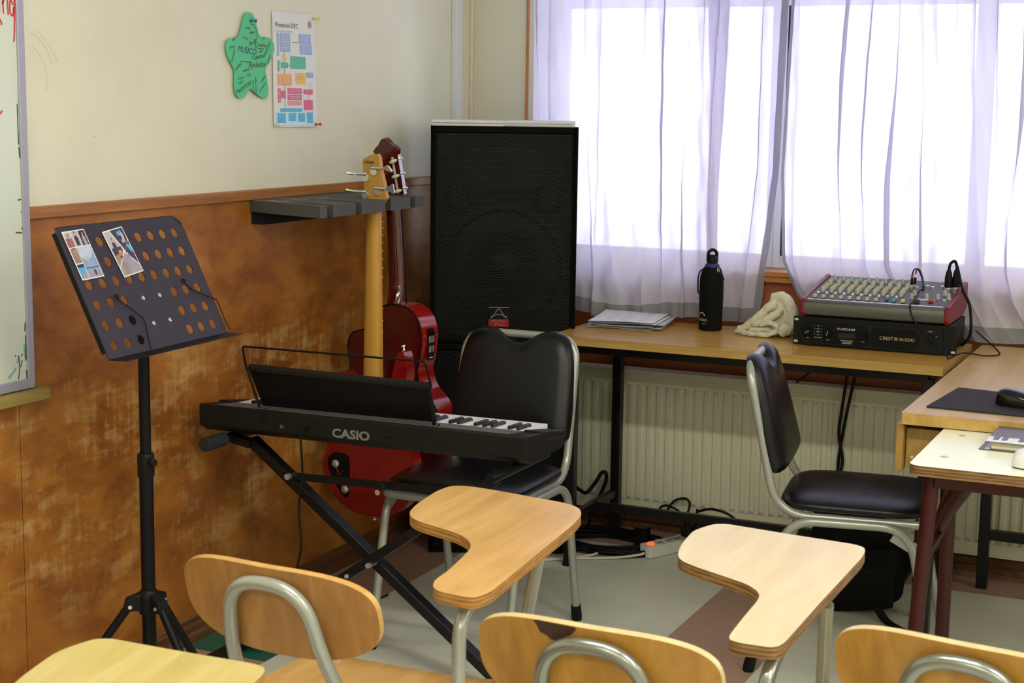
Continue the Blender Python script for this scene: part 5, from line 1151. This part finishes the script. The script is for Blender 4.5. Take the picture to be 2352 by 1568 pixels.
m = MB().at(AM); rr = rrect(0.024, 0.234, 0.008, 0.072, 0.030, 8); m.tube([(p[0], p[1], 0.0085) for p in rr], 0.002, 6, True); m.build('recess_rim', 'amp_black', fp, world=True)
m = MB().at(AM).prism(rrect(0.235, 0.378, 0.008, 0.068, 0.022, 8), 0.008, 0.0086); m.build('vent', 'amp_dark', fp, world=True)
m = MB().at(AM)
for i in range(19):
    for j in range(7):
        cx, cyy = 0.243 + i * 0.0072 + (j % 2) * 0.0036, 0.014 + j * 0.0080
        if cx < 0.375 and 0.010 < cyy < 0.066 and not (cx > 0.366 and (cyy < 0.02 or cyy > 0.056)): m.ribbon([(cx + 0.0042 * math.cos(k * PI / 3 + PI / 6), cyy + 0.0042 * math.sin(k * PI / 3 + PI / 6)) for k in range(7)], 0.0011, 0.0092)
m.build('honeycomb', 'amp_black', fp, world=True, smooth=0)
for (a, b, ang_) in ((0.047, 0.042, -60), (0.1085, 0.042, -12)):
    kb = MB().at(AM @ Matrix.Translation((a, b, 0.0086))).lathe([(0.0125, 0), (0.0125, 0.004), (0.0105, 0.013), (0.009, 0.0145), (0, 0.0145)], 28).build('knob', 'amp_dark', fp, world=True, smooth=40)
    MB().at(AM @ Matrix.Translation((a, b, 0.0086 + 0.0147)) @ Matrix.Rotation(math.radians(ang_), 4, 'Z')).box(-0.0006, 0.0006, -0.006, 0.0085, 0, 0.0004).build('pointer', 'print_silver', kb, world=True)
MB().at(AM @ Matrix.Translation((0.214, 0.040, 0.0086))).lathe([(0.0105, 0), (0.0105, 0.005), (0.009, 0.012), (0, 0.012)], 24).build('encoder', 'amp_dark', fp, world=True, smooth=40)
MB().at(AM).box(0.139, 0.190, 0.029, 0.044, 0.0086, 0.0094).build('display', 'amp_display', fp, world=True)
m = MB().at(AM); m.use(0)
m.text('Pro-LITE 2.0 DSP', 0.0088, 0.136, 0.0535, 0.0092, 0, 'LEFT', 0, 0.85)
for k, s in enumerate(('PROFESSIONAL DIGITAL', 'HIGH EFFICIENCY', 'POWER AMPLIFIER')): m.text(s, 0.0036, 0.166, 0.0215 - 0.0042 * k, 0.0092, 0, 'CENTER')
for k, s in enumerate(('SIG', 'ACT', 'TEMP', 'DC', 'CH A  CH B')): m.text(s, 0.0042, 0.078, 0.060 - 0.0088 * k, 0.0092, 0, 'CENTER')
m.text('CH A', 0.0036, 0.047, 0.022, 0.0092, 0, 'CENTER').text('CH B', 0.0036, 0.1085, 0.020, 0.0092, 0, 'CENTER').text('PUSH', 0.0036, 0.214, 0.0215, 0.0092, 0, 'CENTER').text('POWER', 0.0036, 0.407, 0.066, 0.0085, 0, 'CENTER').text('ON', 0.0036, 0.426, 0.053, 0.0085, 0, 'CENTER')
for k in range(5):
    for x in (0.068, 0.088): m.prism([(x + 0.0008 * math.cos(a), 0.0615 - 0.0088 * k + 0.0008 * math.sin(a)) for a in [j * PI / 4 for j in range(8)]], 0.0086, 0.0093)
m.build('panel_print', ['paper_white'], fp, world=True, smooth=0)
m = MB().at(AM); m.text('CREST', 0.0135, 0.262, 0.034, 0.0100, 0, 'LEFT', 0.0004, 1.05).text('AUDIO', 0.0135, 0.3195, 0.034, 0.0100, 0, 'LEFT', 0.0004, 1.05)
for a, b in ((-1, 1), (1, 1), (-1, -1), (1, -1), (0, 0)):
    c0 = (0.3105 + a * 0.0030, 0.0385 + b * 0.0030); m.ribbon([(c0[0] + 0.0019 * math.cos(k * PI / 5), c0[1] + 0.0019 * math.sin(k * PI / 5)) for k in range(11)], 0.0009, 0.0102)
m.build('maker_lettering', 'gold_print', fp, world=True, smooth=0)
MB().at(AM).box(0.393, 0.421, 0.030, 0.059, 0.0075, 0.0087).build('switch_recess', 'amp_dark', fp, world=True)
MB().at(AM).hexa([(0.396, 0.033, 0.0085), (0.418, 0.033, 0.0085), (0.418, 0.056, 0.0085), (0.396, 0.056, 0.0085)], [(0.396, 0.033, 0.0125), (0.418, 0.033, 0.0125), (0.418, 0.056, 0.0095), (0.396, 0.056, 0.0095)]).build('power_switch', 'amp_dark', fp, world=True)
for (a, b) in ((0.009, 0.010), (0.009, 0.076), (0.474, 0.010)): MB().at(AM).prism(rrect(a - 0.006, a + 0.006, b - 0.0036, b + 0.0036, 0.0034), 0.0, 0.0006).build('rack_hole', 'paper_grey', fp, world=True)

# mixer
t_ = thing('mixing_desk', 'grey audio mixer with red side cheeks on top of the amplifier', 'mixer', (-0.995, 4.80, DZ + HA))
MX0, MX1, MY0, MY1 = -1.2135, -0.7770, 4.672, 4.985
zf0, zf1, zb1 = 0.8355, 0.886, 0.928
def zt_(y): return zf1 + (zb1 - zf1) * (y - MY0 - 0.006) / (MY1 - MY0 - 0.006)
def sweep(m, prof, a, b): n = len(prof); m.add([(a, y, z) for y, z in prof] + [(b, y, z) for y, z in prof], [tuple(range(n)), tuple(range(2 * n - 1, n - 1, -1))] + [(i, n + i, n + (i + 1) % n, (i + 1) % n) for i in range(n)])
m = MB(); sweep(m, [(MY0 + 0.006, zf0 + 0.003), (MY0, zf0 + 0.012), (MY0, zf1 - 0.006), (MY0 + 0.008, zf1), (MY1, zb1), (MY1, zf0 + 0.003)], MX0 + 0.012, MX1 - 0.012)
m.build('case', 'mixer_grey', t_, world=True, bevel=0.002)
m = MB(); sweep(m, [(MY0 - 0.002, zf0 + 0.008), (MY0 - 0.004, zf0 + 0.02), (MY0 - 0.003, zf1 - 0.012), (MY0 - 0.0005, zf1 - 0.008), (MY0 + 0.002, zf0 + 0.02), (MY0 + 0.002, zf0 + 0.008)], MX0 + 0.012, MX1 - 0.012)
m.build('front_strip', 'mixer_front', t_, world=True)
for (a, b) in ((MX0, MX0 + 0.013), (MX1 - 0.013, MX1)):
    m = MB(); sweep(m, [(MY0 + 0.004, zf0), (MY0 - 0.006, zf0 + 0.010), (MY0 - 0.006, zf1 - 0.012), (MY0 + 0.004, zf1 + 0.002), (MY1 - 0.01, zb1 + 0.006), (MY1 + 0.004, zb1), (MY1 + 0.004, zf0 + 0.02), (MY1 - 0.06, zf0)], a, b); m.build('side_cheek', 'mixer_red', t_, world=True, bevel=0.003, seg=3)
def mp(u, y): return Vector((MX0 + 0.012 + u, y, zt_(y)))
nrm = Vector((0, -(zb1 - zf1), MY1 - MY0)).normalized()
MB().hexa([mp(0.006, MY0 + 0.009), mp(0.405, MY0 + 0.009), mp(0.405, MY0 + 0.016), mp(0.006, MY0 + 0.016)], [mp(0.006, MY0 + 0.009) + nrm * 0.0006, mp(0.405, MY0 + 0.009) + nrm * 0.0006, mp(0.405, MY0 + 0.016) + nrm * 0.0006, mp(0.006, MY0 + 0.016) + nrm * 0.0006]).build('label_tape', 'paper_white', t_, world=True)
ch_pitch = 0.0262
def stem(mat, u, y, r, h, name='knob'):
    p = mp(u, y); MB().tube([p, p + nrm * h * 0.85, p + nrm * h], [r, r * 0.85, r * 0.5], 8).build(name, mat, t_, world=True)
cols = ['knob_grey', 'knob_teal', 'knob_grey', 'knob_yellow', 'knob_grey', 'knob_grey', 'knob_grey', 'knob_grey']
for i in range(10):
    u = 0.028 + ch_pitch * i
    for j in range(8):
        stem({0: 'knob_grey', 1: 'knob_grey', 2: 'knob_grey', 3: 'knob_yellow' , 4: 'knob_grey', 5: 'knob_grey', 6: 'knob_teal', 7: 'knob_grey'}[j], u, MY0 + 0.105 + j * 0.0215, 0.0042 if j in (3, 6) else 0.0060, 0.011 if j in (3, 6) else 0.017)
    p = mp(u - 0.009, MY0 + 0.084); MB().at(Matrix.Translation(p)).box(-0.003, 0.004, -0.003, 0.003, 0, 0.007).build('mute_button', 'paper_white', t_, world=True, bevel=0.0008)
    p = mp(u - 0.003, MY0 + 0.060); MB().at(Matrix.Translation(p)).box(-0.0008, 0.0008, -0.035, 0.022, -0.001, 0.0004).build('fader_slot', 'amp_dark', t_, world=True)
fad = [('knob_grey', 0.030)] * 8 + [('knob_teal', 0.052), ('knob_teal', 0.030), ('knob_yellow', 0.034)]
for i, (mt, yy) in enumerate(fad):
    p = mp(0.0235 + ch_pitch * (i if i < 8 else 8 + (i - 8) * 0.98), MY0 + yy); MB().at(Matrix.Translation(p)).box(-0.0055, 0.0055, -0.008, 0.008, 0.001, 0.011).build('fader_cap', mt, t_, world=True, bevel=0.002)
for (u, yy, mt) in ((0.325, 0.036, 'knob_black'), (0.362, 0.055, 'knob_red')):
    p = mp(u, MY0 + yy); MB().at(Matrix.Translation(p)).box(-0.0065, 0.0065, -0.009, 0.009, 0.001, 0.012).build('fader_cap', mt, t_, world=True, bevel=0.002)
    MB().at(Matrix.Translation(p)).box(-0.0008, 0.0008, -0.02, 0.05, -0.001, 0.0004).build('fader_slot', 'amp_dark', t_, world=True)
for (u, yy) in ((0.300, 0.085), (0.342, 0.095), (0.373, 0.100), (0.385, 0.15), (0.402, 0.115), (0.30, 0.13)): stem('knob_grey', u, MY0 + yy, 0.006, 0.016, 'master_knob')
for k in range(6): p = mp(0.325 + 0.008 * k, MY0 + 0.075 - 0.0 * k); MB().at(Matrix.Translation(p)).box(-0.003, 0.003, -0.004, 0.004, 0, 0.005).build('push_button', 'paper_white', t_, world=True, bevel=0.0006)
for (u, yy) in ((0.272, 0.215), (0.290, 0.21), (0.318, 0.235), (0.335, 0.225), (0.310, 0.19), (0.360, 0.24), (0.372, 0.235), (0.385, 0.19), (0.405, 0.20), (0.398, 0.075), (0.408, 0.09)):
    p = mp(u, MY0 + yy); MB().tube([p, p + nrm * 0.006], 0.0062, 12).build('jack_socket', 'chrome', t_, world=True)
m = MB()
for k in range(30): u = random.uniform(0.30, 0.40); y = MY0 + random.uniform(0.03, 0.28); p = mp(u, y) + nrm * 0.0005; m.add([p, p + Vector((random.uniform(0.004, 0.010), 0, 0)), p + Vector((0.006, 0.0012, 0.0002)), p + Vector((0, 0.0012, 0.0002))], [(0, 1, 2, 3)])
m.use(0).at(Matrix.Translation(mp(0.29, MY0 + 0.010) + nrm * 0.001)).text('ALLEN&HEATH', 0.0055, 0.0, 0.0005, 0, 0, 'LEFT', 0, 1.2)
m.build('panel_print', 'print_grey', t_, world=True, smooth=0)
# plugs and cables of the mixer
def plug(name, label, p, h, r, mat, extra=None):
    t_ = thing(name, label, 'plug', tuple(p)); M = Matrix.Translation(p)
    MB().at(M).lathe([(r * 0.85, 0), (r, 0.004), (r, h * 0.55), (r * 0.75, h * 0.85), (r * 0.4, h)], 14).build('shell', mat, t_, world=True)
    MB().at(M).lathe([(r * 0.95, -0.004), (r * 0.95, 0.004)], 14).build('ferrule', 'chrome', t_, world=True)
    if extra: MB().at(M).lathe([(r * 0.9, h * 0.72), (r * 0.8, h)], 12).build('colour_ring', extra, t_, world=True)
    return Vector(p) + Vector((0, 0, h))
a1 = plug('phono_plug', 'slim phono plug with a red collar standing in the mixer', mp(0.272, MY0 + 0.225) + nrm * 0.005, 0.034, 0.0042, 'cable_black', 'knob_red')
a2 = plug('phono_plug', 'slim phono plug with a white collar behind the red one', mp(0.280, MY0 + 0.232) + nrm * 0.005, 0.034, 0.0042, 'cable_black', 'paper_white')
b1 = plug('cable_plug', 'fat black cable plug in the mixer, left of two', mp(0.381, MY0 + 0.222) + nrm * 0.004, 0.058, 0.0115, 'cable_black')
b2 = plug('cable_plug', 'fat black cable plug in the mixer, right of two', mp(0.402, MY0 + 0.232) + nrm * 0.004, 0.058, 0.0115, 'cable_black')
jn = mp(0.322, MY0 + 0.14) + Vector((0, 0, 0.022))
P0 = [a1, a1 + Vector((0.004, 0, 0.014)), a1 + Vector((0.016, -0.004, 0.018)), a1 + Vector((0.034, -0.03, -0.004)), jn, jn + Vector((-0.004, -0.03, -0.006)), mp(0.315, MY0 + 0.04) + nrm * 0.005, mp(0.312, MY0 + 0.004) + Vector((0, -0.004, 0.002)),
      Vector((-0.878, MY0 - 0.014, 0.855)), Vector((-0.845, MY0 - 0.016, 0.815)), Vector((-0.790, MY0 - 0.022, 0.768)), Vector((-0.768, MY0 - 0.035, DZ + 0.004)), Vector((-0.762, MY0 - 0.05, DZ + 0.003)), Vector((-0.735, MY0 + 0.03, DZ + 0.010)), Vector((-0.68, MY0 + 0.05, DZ + 0.004)), Vector((-0.645, MY0 + 0.10, DZ + 0.003)), Vector((-0.665, MY0 + 0.20, DZ + 0.003)), Vector((-0.705, MY0 + 0.26, DZ + 0.02)), Vector((-0.742, MY0 + 0.28, 0.79))]
cable('audio_cable', 'thin black audio cable drooping from the mixer over the amplifier onto the desks', P0, 0.0021)
cable('audio_cable', 'short thin lead from the white-collared phono plug joining the audio cable', [a2, a2 + Vector((0.003, 0, 0.012)), a2 + Vector((0.012, -0.005, 0.015)), a2 + Vector((0.028, -0.035, -0.006)), jn + Vector((0.001, 0.004, 0.001))], 0.0019)
MB_ = MB().tube([jn + Vector((-0.002, 0.012, 0.006)), jn + Vector((0.0, 0.0, 0.0)), jn + Vector((0.002, -0.012, -0.008))], [0.003, 0.0045, 0.003], 8)
o = MB_.build('cable_joint', 'cable_black'); tag(o, 'moulded joint where the two thin audio leads meet above the mixer', 'cable joint')
cable('microphone_cable', 'black cable looping out of the left fat plug on the mixer', [b1, b1 + Vector((0.004, 0.0, 0.018)), b1 + Vector((0.016, 0.004, 0.024)), b1 + Vector((0.021, 0.012, 0.0)), b1 + Vector((0.014, 0.028, -0.045)), b1 + Vector((0.012, 0.05, -0.055))], 0.0045)
cable('microphone_cable', 'thick black cable running from the right fat plug down past the amplifier', [b2, b2 + Vector((0.002, -0.006, 0.006)), b2 + Vector((0.010, -0.02, -0.012)), b2 + Vector((0.026, -0.03, -0.06)), Vector((-0.752, 4.875, 0.875)), Vector((-0.742, 4.86, 0.82)), Vector((-0.744, 4.86, 0.785)), Vector((-0.760, 4.865, 0.760)), Vector((-0.77, 4.88, 0.752))], 0.0046)

# ------------------------------------------------------------------ teacher's desk on the right
t_ = thing('oak_desk', "oak-topped desk on the right with a drawer pulled open", 'desk', (-0.3, 4.3, 0))
MB().prism([(-0.722, 3.752), (0.10, 3.752), (0.10, 4.965), (-0.722, 4.965)], DZ - 0.028, DZ).build('desk_top', 'oak_desk_wood', t_, world=True, bevel=0.004, seg=3)
for (x, y) in ((-0.66, 3.83), (-0.675, 4.915), (0.06, 3.83), (0.06, 4.915)): MB().box(x - 0.016, x + 0.016, y - 0.016, y + 0.016, 0, DZ - 0.029).build('leg', 'black_steel', t_, world=True, bevel=0.002)
MB().sqbar((-0.66, 4.915, 0.17), (0.06, 4.915, 0.17), 0.024, 0.030).build('stretcher', 'black_steel', t_, world=True)
m = MB()
for (a, b) in (((-0.66, 3.83), (0.06, 3.83)), ((-0.675, 4.915), (0.06, 4.915)), ((-0.668, 3.83), (-0.675, 4.915))): m.sqbar((*a, DZ - 0.046), (*b, DZ - 0.046), 0.024, 0.03)
m.build('top_frame', 'black_steel', t_, world=True)
dr = MB().box(-0.736, -0.718, 3.775, 4.20, 0.598, DZ - 0.031).build('drawer_front', 'drawer_wood', t_, world=True, bevel=0.002)
m = MB().box(-0.716, -0.45, 3.80, 3.812, 0.605, 0.700).box(-0.716, -0.45, 4.16, 4.172, 0.605, 0.700).box(-0.716, -0.45, 3.812, 4.16, 0.605, 0.611)
m.build('drawer_box', 'drawer_wood', dr, world=True, bevel=0.001)
MB().cyl((-0.70, 3.7995, 0.63), (-0.70, 3.798, 0.63), 0.004, 10).build('screw', 'chrome', dr, world=True)
t_ = thing('mouse_pad', 'dark grey cloth mouse pad on the oak desk', 'mouse pad', (-0.55, 3.98, DZ))
MB().prism([(-0.680, 3.842), (-0.420, 3.828), (-0.415, 4.11), (-0.655, 4.146)], DZ, DZ + 0.004).build('pad', 'mouse_pad_cloth', t_, world=True, bevel=0.001)
def mouse(loc, rot, s, mat, label, base):
    t_ = thing('computer_mouse', label, 'mouse', loc, rot)
    def g(u, v):
        a = 2 * PI * u; k = math.sin(PI * v / 2) ** 0.6
        x = 0.058 * s * math.copysign(abs(math.cos(a)) ** 0.8, math.cos(a)) * k; y = 0.031 * s * math.copysign(abs(math.sin(a)) ** 0.75, math.sin(a)) * k
        return (x, y, 0.003 + 0.036 * s * math.cos(PI * v / 2) ** 0.62 * (1 - 0.25 * (x / (0.058 * s)) - 0.3 * (x / (0.058 * s)) ** 2 * (x > 0)))
    MB().grid(g, 40, 14, True).build('shell', mat, t_, smooth=180)
    MB().prism([(0.056 * s * math.copysign(abs(math.cos(k * PI / 16)) ** .8, math.cos(k * PI / 16)), 0.030 * s * math.copysign(abs(math.sin(k * PI / 16)) ** .75, math.sin(k * PI / 16))) for k in range(32)], 0, 0.004).build('base', base, t_)
mouse((-0.478, 3.945, DZ + 0.004), -0.25, 1.0, 'mouse_black', 'glossy black computer mouse on the dark mouse pad', 'cable_black')
mouse((-0.368, 3.425, 0.7145), 0.05, 0.95, 'mouse_white', 'white computer mouse on the cream table, cut off by the frame', 'maroon_paint')

# ------------------------------------------------------------------ cream table in front of it
CZ = 0.7145
t_ = thing('cream_table', 'cream-topped plywood table with maroon steel legs, at the right edge', 'table', (-0.25, 3.56, 0))
MB().prism(rrect(-0.622, 0.12, 3.332, 3.79, 0.028, 6), CZ - 0.022, CZ, 1).build('table_top', ['cream_laminate', 'plywood_edge_dark'], t_, world=True, bevel=0.002)
MB().box(-0.570, 0.09, 3.355, 3.377, CZ - 0.050, CZ - 0.022).build('apron', 'maroon_paint', t_, world=True, bevel=0.002)
MB().box(-0.570, 0.09, 3.745, 3.765, CZ - 0.05, CZ - 0.022).build('apron', 'maroon_paint', t_, world=True, bevel=0.002)
MB().cyl((-0.578, 3.385, 0.70), (-0.612, 3.36, 0.0), 0.0165, 16).build('leg', 'maroon_paint', t_, world=True)
MB().cyl((-0.598, 3.735, 0.70), (-0.602, 3.77, 0.0), 0.0165, 16).build('leg', 'maroon_paint', t_, world=True)
MB().cyl((0.08, 3.385, 0.70), (0.11, 3.36, 0.0), 0.0165, 16).build('leg', 'maroon_paint', t_, world=True)
MB().cyl((0.08, 3.735, 0.70), (0.10, 3.77, 0.0), 0.0165, 16).build('leg', 'maroon_paint', t_, world=True)
MB().tube([(-0.605, 3.60, 0.50), (-0.575, 3.585, 0.57), (-0.54, 3.57, 0.63), (-0.505, 3.56, 0.70)], [0.011, 0.021, 0.024, 0.022], 14).build('brace', 'maroon_paint', t_, world=True)
MB().sqbar((-0.588, 3.375, 0.50), (-0.600, 3.76, 0.50), 0.016, 0.016).build('side_rail', 'maroon_paint', t_, world=True)
for (x, y) in ((-0.570, 3.694), (-0.566, 3.447)): MB().at(Matrix.Translation((x, y, CZ))).lathe([(0.009, 0), (0.008, 0.0008), (0.003, 0.0012), (0, 0.0004)], 16).build('bolt_head', 'screw_metal', t_, world=True)
# music book
t_ = thing('music_book', 'music notebook with a piano-key cover, lying on the cream table', 'book', (-0.40, 3.66, CZ))
c0 = frame((-0.512, 3.560, CZ), (1, -0.02, 0), (0.03, 1, 0))
MB().at(c0).box(0, 0.23, 0, 0.19, 0, 0.002).build('back_cover', 'book_cover_violet', t_, world=True)
MB().at(c0).box(0.012, 0.022, 0.006, 0.184, 0.002, 0.0026).build('inside_page', 'paper_white', t_, world=True)
def pg(u, v, h): return Vector((0.022 + 0.20 * u, 0.006 + 0.18 * v, 0.002 + h))
MB().at(c0).box(0.024, 0.222, 0.012, 0.186, 0.002, 0.018).build('page_block', 'book_pages', t_, world=True, bevel=0.001)
cv = MB().at(c0).box(0.012, 0.228, 0.002, 0.19, 0.0185, 0.0200).build('front_cover', 'book_cover_violet', t_, world=True, bevel=0.0004)
m = MB().at(c0); m.use(0)
for k in range(12):
    m.prism([(0.0125 + k * 0.0180, 0.0025), (0.0125 + k * 0.0180 + 0.0173, 0.0025), (0.0125 + k * 0.0180 + 0.0173, 0.062), (0.0125 + k * 0.0180, 0.062)], 0.0200, 0.0203)
m.use(1)
for k in range(1, 12):
    if k % 7 not in (3, 0): m.prism([(0.0122 + k * 0.0180 - 0.0065, 0.026), (0.0122 + k * 0.0180 + 0.0065, 0.026), (0.0122 + k * 0.0180 + 0.0065, 0.0625), (0.0122 + k * 0.0180 - 0.0065, 0.0625)], 0.0203, 0.0205)
m.use(0).text('MÚSICA', 0.018, 0.095, 0.085, 0.0203, 0, 'LEFT', 0, 1.0, 0.2)
m.build('cover_print', ['paper_white', 'book_cover_violet'], cv, world=True, smooth=0)

# ------------------------------------------------------------------ bag on the floor behind the chair
t_ = thing('backpack', 'slumped black backpack on the floor under the desk, behind the chair', 'bag', (-0.97, 4.56, 0))
def bag(u, v):
    a = 2 * PI * u; k = math.sin(PI * v) ** 0.45 if 0 < v < 1 else 0
    c, s_ = math.cos(a), math.sin(a); rx = math.copysign(abs(c) ** 0.6, c); ry = math.copysign(abs(s_) ** 0.7, s_)
    h = (1 - math.cos(PI * v)) / 2; z = 0.004 + 0.31 * h - 0.05 * rx * h
    w = 0.148 * (1.0 - 0.22 * h + 0.10 * math.sin(PI * h)); d = 0.10 * (1 - 0.30 * h)
    wr = 0.006 * math.sin(a * 7 + z * 40) * h + 0.007 * math.sin(z * 60 + a * 3)
    return (-0.985 + rx * (w + wr) * k, 4.585 + ry * (d + wr) * k, max(0.002, z))
MB().grid(bag, 60, 36, True).build('body', 'bag_black', t_, world=True, smooth=180)
def pocket(u, v):
    a = PI * u; return (-0.97 - 0.11 * math.cos(a), 4.50 - 0.045 * math.sin(a) ** 0.5 * (0.6 + 0.4 * math.sin(PI * v)), 0.01 + 0.18 * v - 0.02 * math.cos(a))
MB().grid(pocket, 20, 12).build('front_pocket', 'bag_black', t_, world=True, smooth=180)
MB().tube(spline([(-1.06, 4.47, 0.30), (-1.02, 4.455, 0.22), (-0.97, 4.452, 0.16), (-0.90, 4.47, 0.125), (-0.86, 4.52, 0.12)], 8), 0.004, 6).build('piping', 'bag_strap', t_, world=True)
m = MB(); P = spline([(-0.90, 4.47, 0.03), (-0.87, 4.44, 0.008), (-0.83, 4.40, 0.004), (-0.775, 4.355, 0.004)], 8)
for i in range(len(P) - 1): m.sqbar(P[i], P[i + 1], 0.028, 0.003)
m.build('strap', 'bag_strap', t_, world=True)

# ------------------------------------------------------------------ power strip, plugs, cables on the floor
PSa = math.atan2(0.232, 0.108 + 0.0)
PM = Matrix.Translation((-1.655, 4.862, 0)) @ Matrix.Rotation(math.atan2(4.978 - 4.75, -1.600 + 1.708), 4, 'Z')
t_ = thing('power_strip', 'white multi-socket power strip with a glowing red switch on the floor', 'power strip', (-1.655, 4.862, 0), 0)
MB().at(PM).prism(rrect(-0.135, 0.135, -0.026, 0.026, 0.008), 0.002, 0.040).build('housing', 'strip_white', t_, world=True, bevel=0.004, seg=3)
MB().at(PM @ Matrix.Translation((-0.108, 0, 0.040))).lathe([(0.0125, 0), (0.0125, 0.003), (0.010, 0.006), (0, 0.007)], 18).build('lit_switch', 'switch_glow', t_, world=True)
for k in range(5):
    x = -0.07 + 0.042 * k; m = MB().at(PM)
    for dx in (-0.010, 0, 0.010): m.box(x + dx - 0.002, x + dx + 0.002, -0.012, 0.006, 0.0395, 0.0405)
    m.build('socket', 'cavity_black', t_, world=True)
for k, (x, h, lab) in enumerate(((0.060, 0.060, 'black mains plug in the power strip, left of two'), (0.105, 0.055, 'black mains plug at the far end of the power strip'))):
    p = PM @ Vector((x, 0, 0.0405)); t_ = thing('mains_plug', lab, 'plug', tuple(p)); M = Matrix.Translation(p)
    MB().at(M).box(-0.016, 0.016, -0.020, 0.020, 0, h * 0.6).build('body', 'cable_black', t_, world=True, bevel=0.005)
    MB().at(M).lathe([(0.010, h * 0.55), (0.007, h), (0.004, h + 0.02)], 10).build('sleeve', 'cable_black', t_, world=True)
    if k == 0: e0 = p + Vector((0, 0, h + 0.015))
    else: e1 = p + Vector((0, 0, h + 0.012))
t_ = thing('power_brick', 'small black power adapter on the floor behind the power strip', 'adapter', (-1.77, 4.87, 0))
MB().prism([(-1.795, 4.85), (-1.75, 4.845), (-1.745, 4.89), (-1.79, 4.895)], 0.001, 0.065).build('body', 'cable_black', t_, world=True, bevel=0.008, seg=3)
cable('mains_cable', 'white mains cable running from the power strip along the floor to the left', [PM @ Vector((-0.135, 0.0, 0.016)), PM @ Vector((-0.16, 0.004, 0.012)), (-1.79, 4.675, 0.006), (-1.88, 4.625, 0.005), (-1.97, 4.575, 0.005), (-2.02, 4.535, 0.005), (-2.06, 4.50, 0.005)], 0.0045, 'cable_white')
cable('mains_cable', 'loop of white cable on the floor beside the desk leg', [(-2.00, 4.53, 0.006), (-1.92, 4.600, 0.006), (-1.865, 4.665, 0.008), (-1.855, 4.70, 0.014), (-1.87, 4.72, 0.016), (-1.92, 4.71, 0.012), (-1.97, 4.68, 0.008)], 0.0045, 'cable_white')
rr_ = random.Random(11)
for k in range(7):
    R_ = 0.115 + 0.012 * k; cx, cyy = -1.865 + rr_.uniform(-.02, .02), 4.815 + rr_.uniform(-.015, .015); z = 0.006 + 0.0075 * (k % 4)
    pts = [(cx + R_ * 1.15 * math.cos(a * PI / 8), cyy + R_ * 0.72 * math.sin(a * PI / 8), z + 0.003 * math.sin(a * 1.7 + k)) for a in range(16)]
    o = MB().tube(spline(pts, 4, True), 0.0052, 7, True).build('coiled_cable', 'cable_black', smooth=60)
    tag(o, 'loop of black cable in the coil on the floor behind the desk leg', 'cable', 'coiled black cables')
cable('black_cable', 'black cable snaking from the coil to the power strip', [(-1.80, 4.72, 0.006), (-1.74, 4.72, 0.006), (-1.70, 4.76, 0.006), (-1.725, 4.80, 0.006), (-1.748, 4.865, 0.02)], 0.005)
cable('black_cable', 'black cable arching up from the left mains plug over the desk stretcher', [e0, e0 + Vector((0.0, 0.02, 0.03)), e0 + Vector((-0.03, 0.06, 0.035)), e0 + Vector((-0.07, 0.055, 0.02)), Vector((-1.735, 4.97, 0.075)), Vector((-1.745, 4.965, 0.105)), Vector((-1.725, 4.955, 0.123)), Vector((-1.695, 4.95, 0.122)), Vector((-1.66, 4.95, 0.100)), Vector((-1.63, 4.96, 0.03)), Vector((-1.55, 4.965, 0.006))], 0.0042)
cable('black_cable', 'black cable arching over the stretcher to the right of the power strip', [e1, e1 + Vector((0.002, 0.0, 0.015)), Vector((-1.605, 4.955, 0.118)), Vector((-1.56, 4.95, 0.132)), Vector((-1.50, 4.945, 0.124)), Vector((-1.44, 4.945, 0.09)), Vector((-1.33, 4.95, 0.05)), Vector((-1.25, 4.955, 0.006))], 0.0045)
cable('black_cable', 'thick black cable loop standing up beside the left desk leg', [(-2.03, 4.84, 0.20), (-2.00, 4.87, 0.165), (-1.985, 4.90, 0.150), (-1.960, 4.92, 0.185), (-1.945, 4.93, 0.215), (-1.932, 4.935, 0.218), (-1.928, 4.935, 0.195), (-1.940, 4.93, 0.155), (-1.96, 4.91, 0.10), (-1.98, 4.90, 0.02)], 0.0065)
cable('black_cable', 'black cable hanging behind the desk in front of the radiator, left of two', [(-1.125, 4.975, 0.74), (-1.128, 4.978, 0.66), (-1.145, 4.975, 0.5), (-1.150, 4.975, 0.42), (-1.135, 4.975, 0.33), (-1.16, 4.97, 0.24), (-1.20, 4.965, 0.12), (-1.22, 4.96, 0.006)], 0.005)
cable('black_cable', 'black cable hanging behind the desk in front of the radiator, right of two', [(-1.09, 4.975, 0.74), (-1.10, 4.977, 0.66), (-1.125, 4.98, 0.52), (-1.14, 4.982, 0.42), (-1.150, 4.985, 0.34), (-1.152, 4.98, 0.24), (-1.16, 4.975, 0.12), (-1.17, 4.97, 0.006)], 0.005)
cable('black_cable', 'thin black cable slanting down from under the desk across the wood panel', [(-1.165, 4.975, 0.745), (-1.18, 4.98, 0.70), (-1.225, 4.985, 0.645), (-1.27, 4.985, 0.60), (-1.30, 4.988, 0.575)], 0.003)
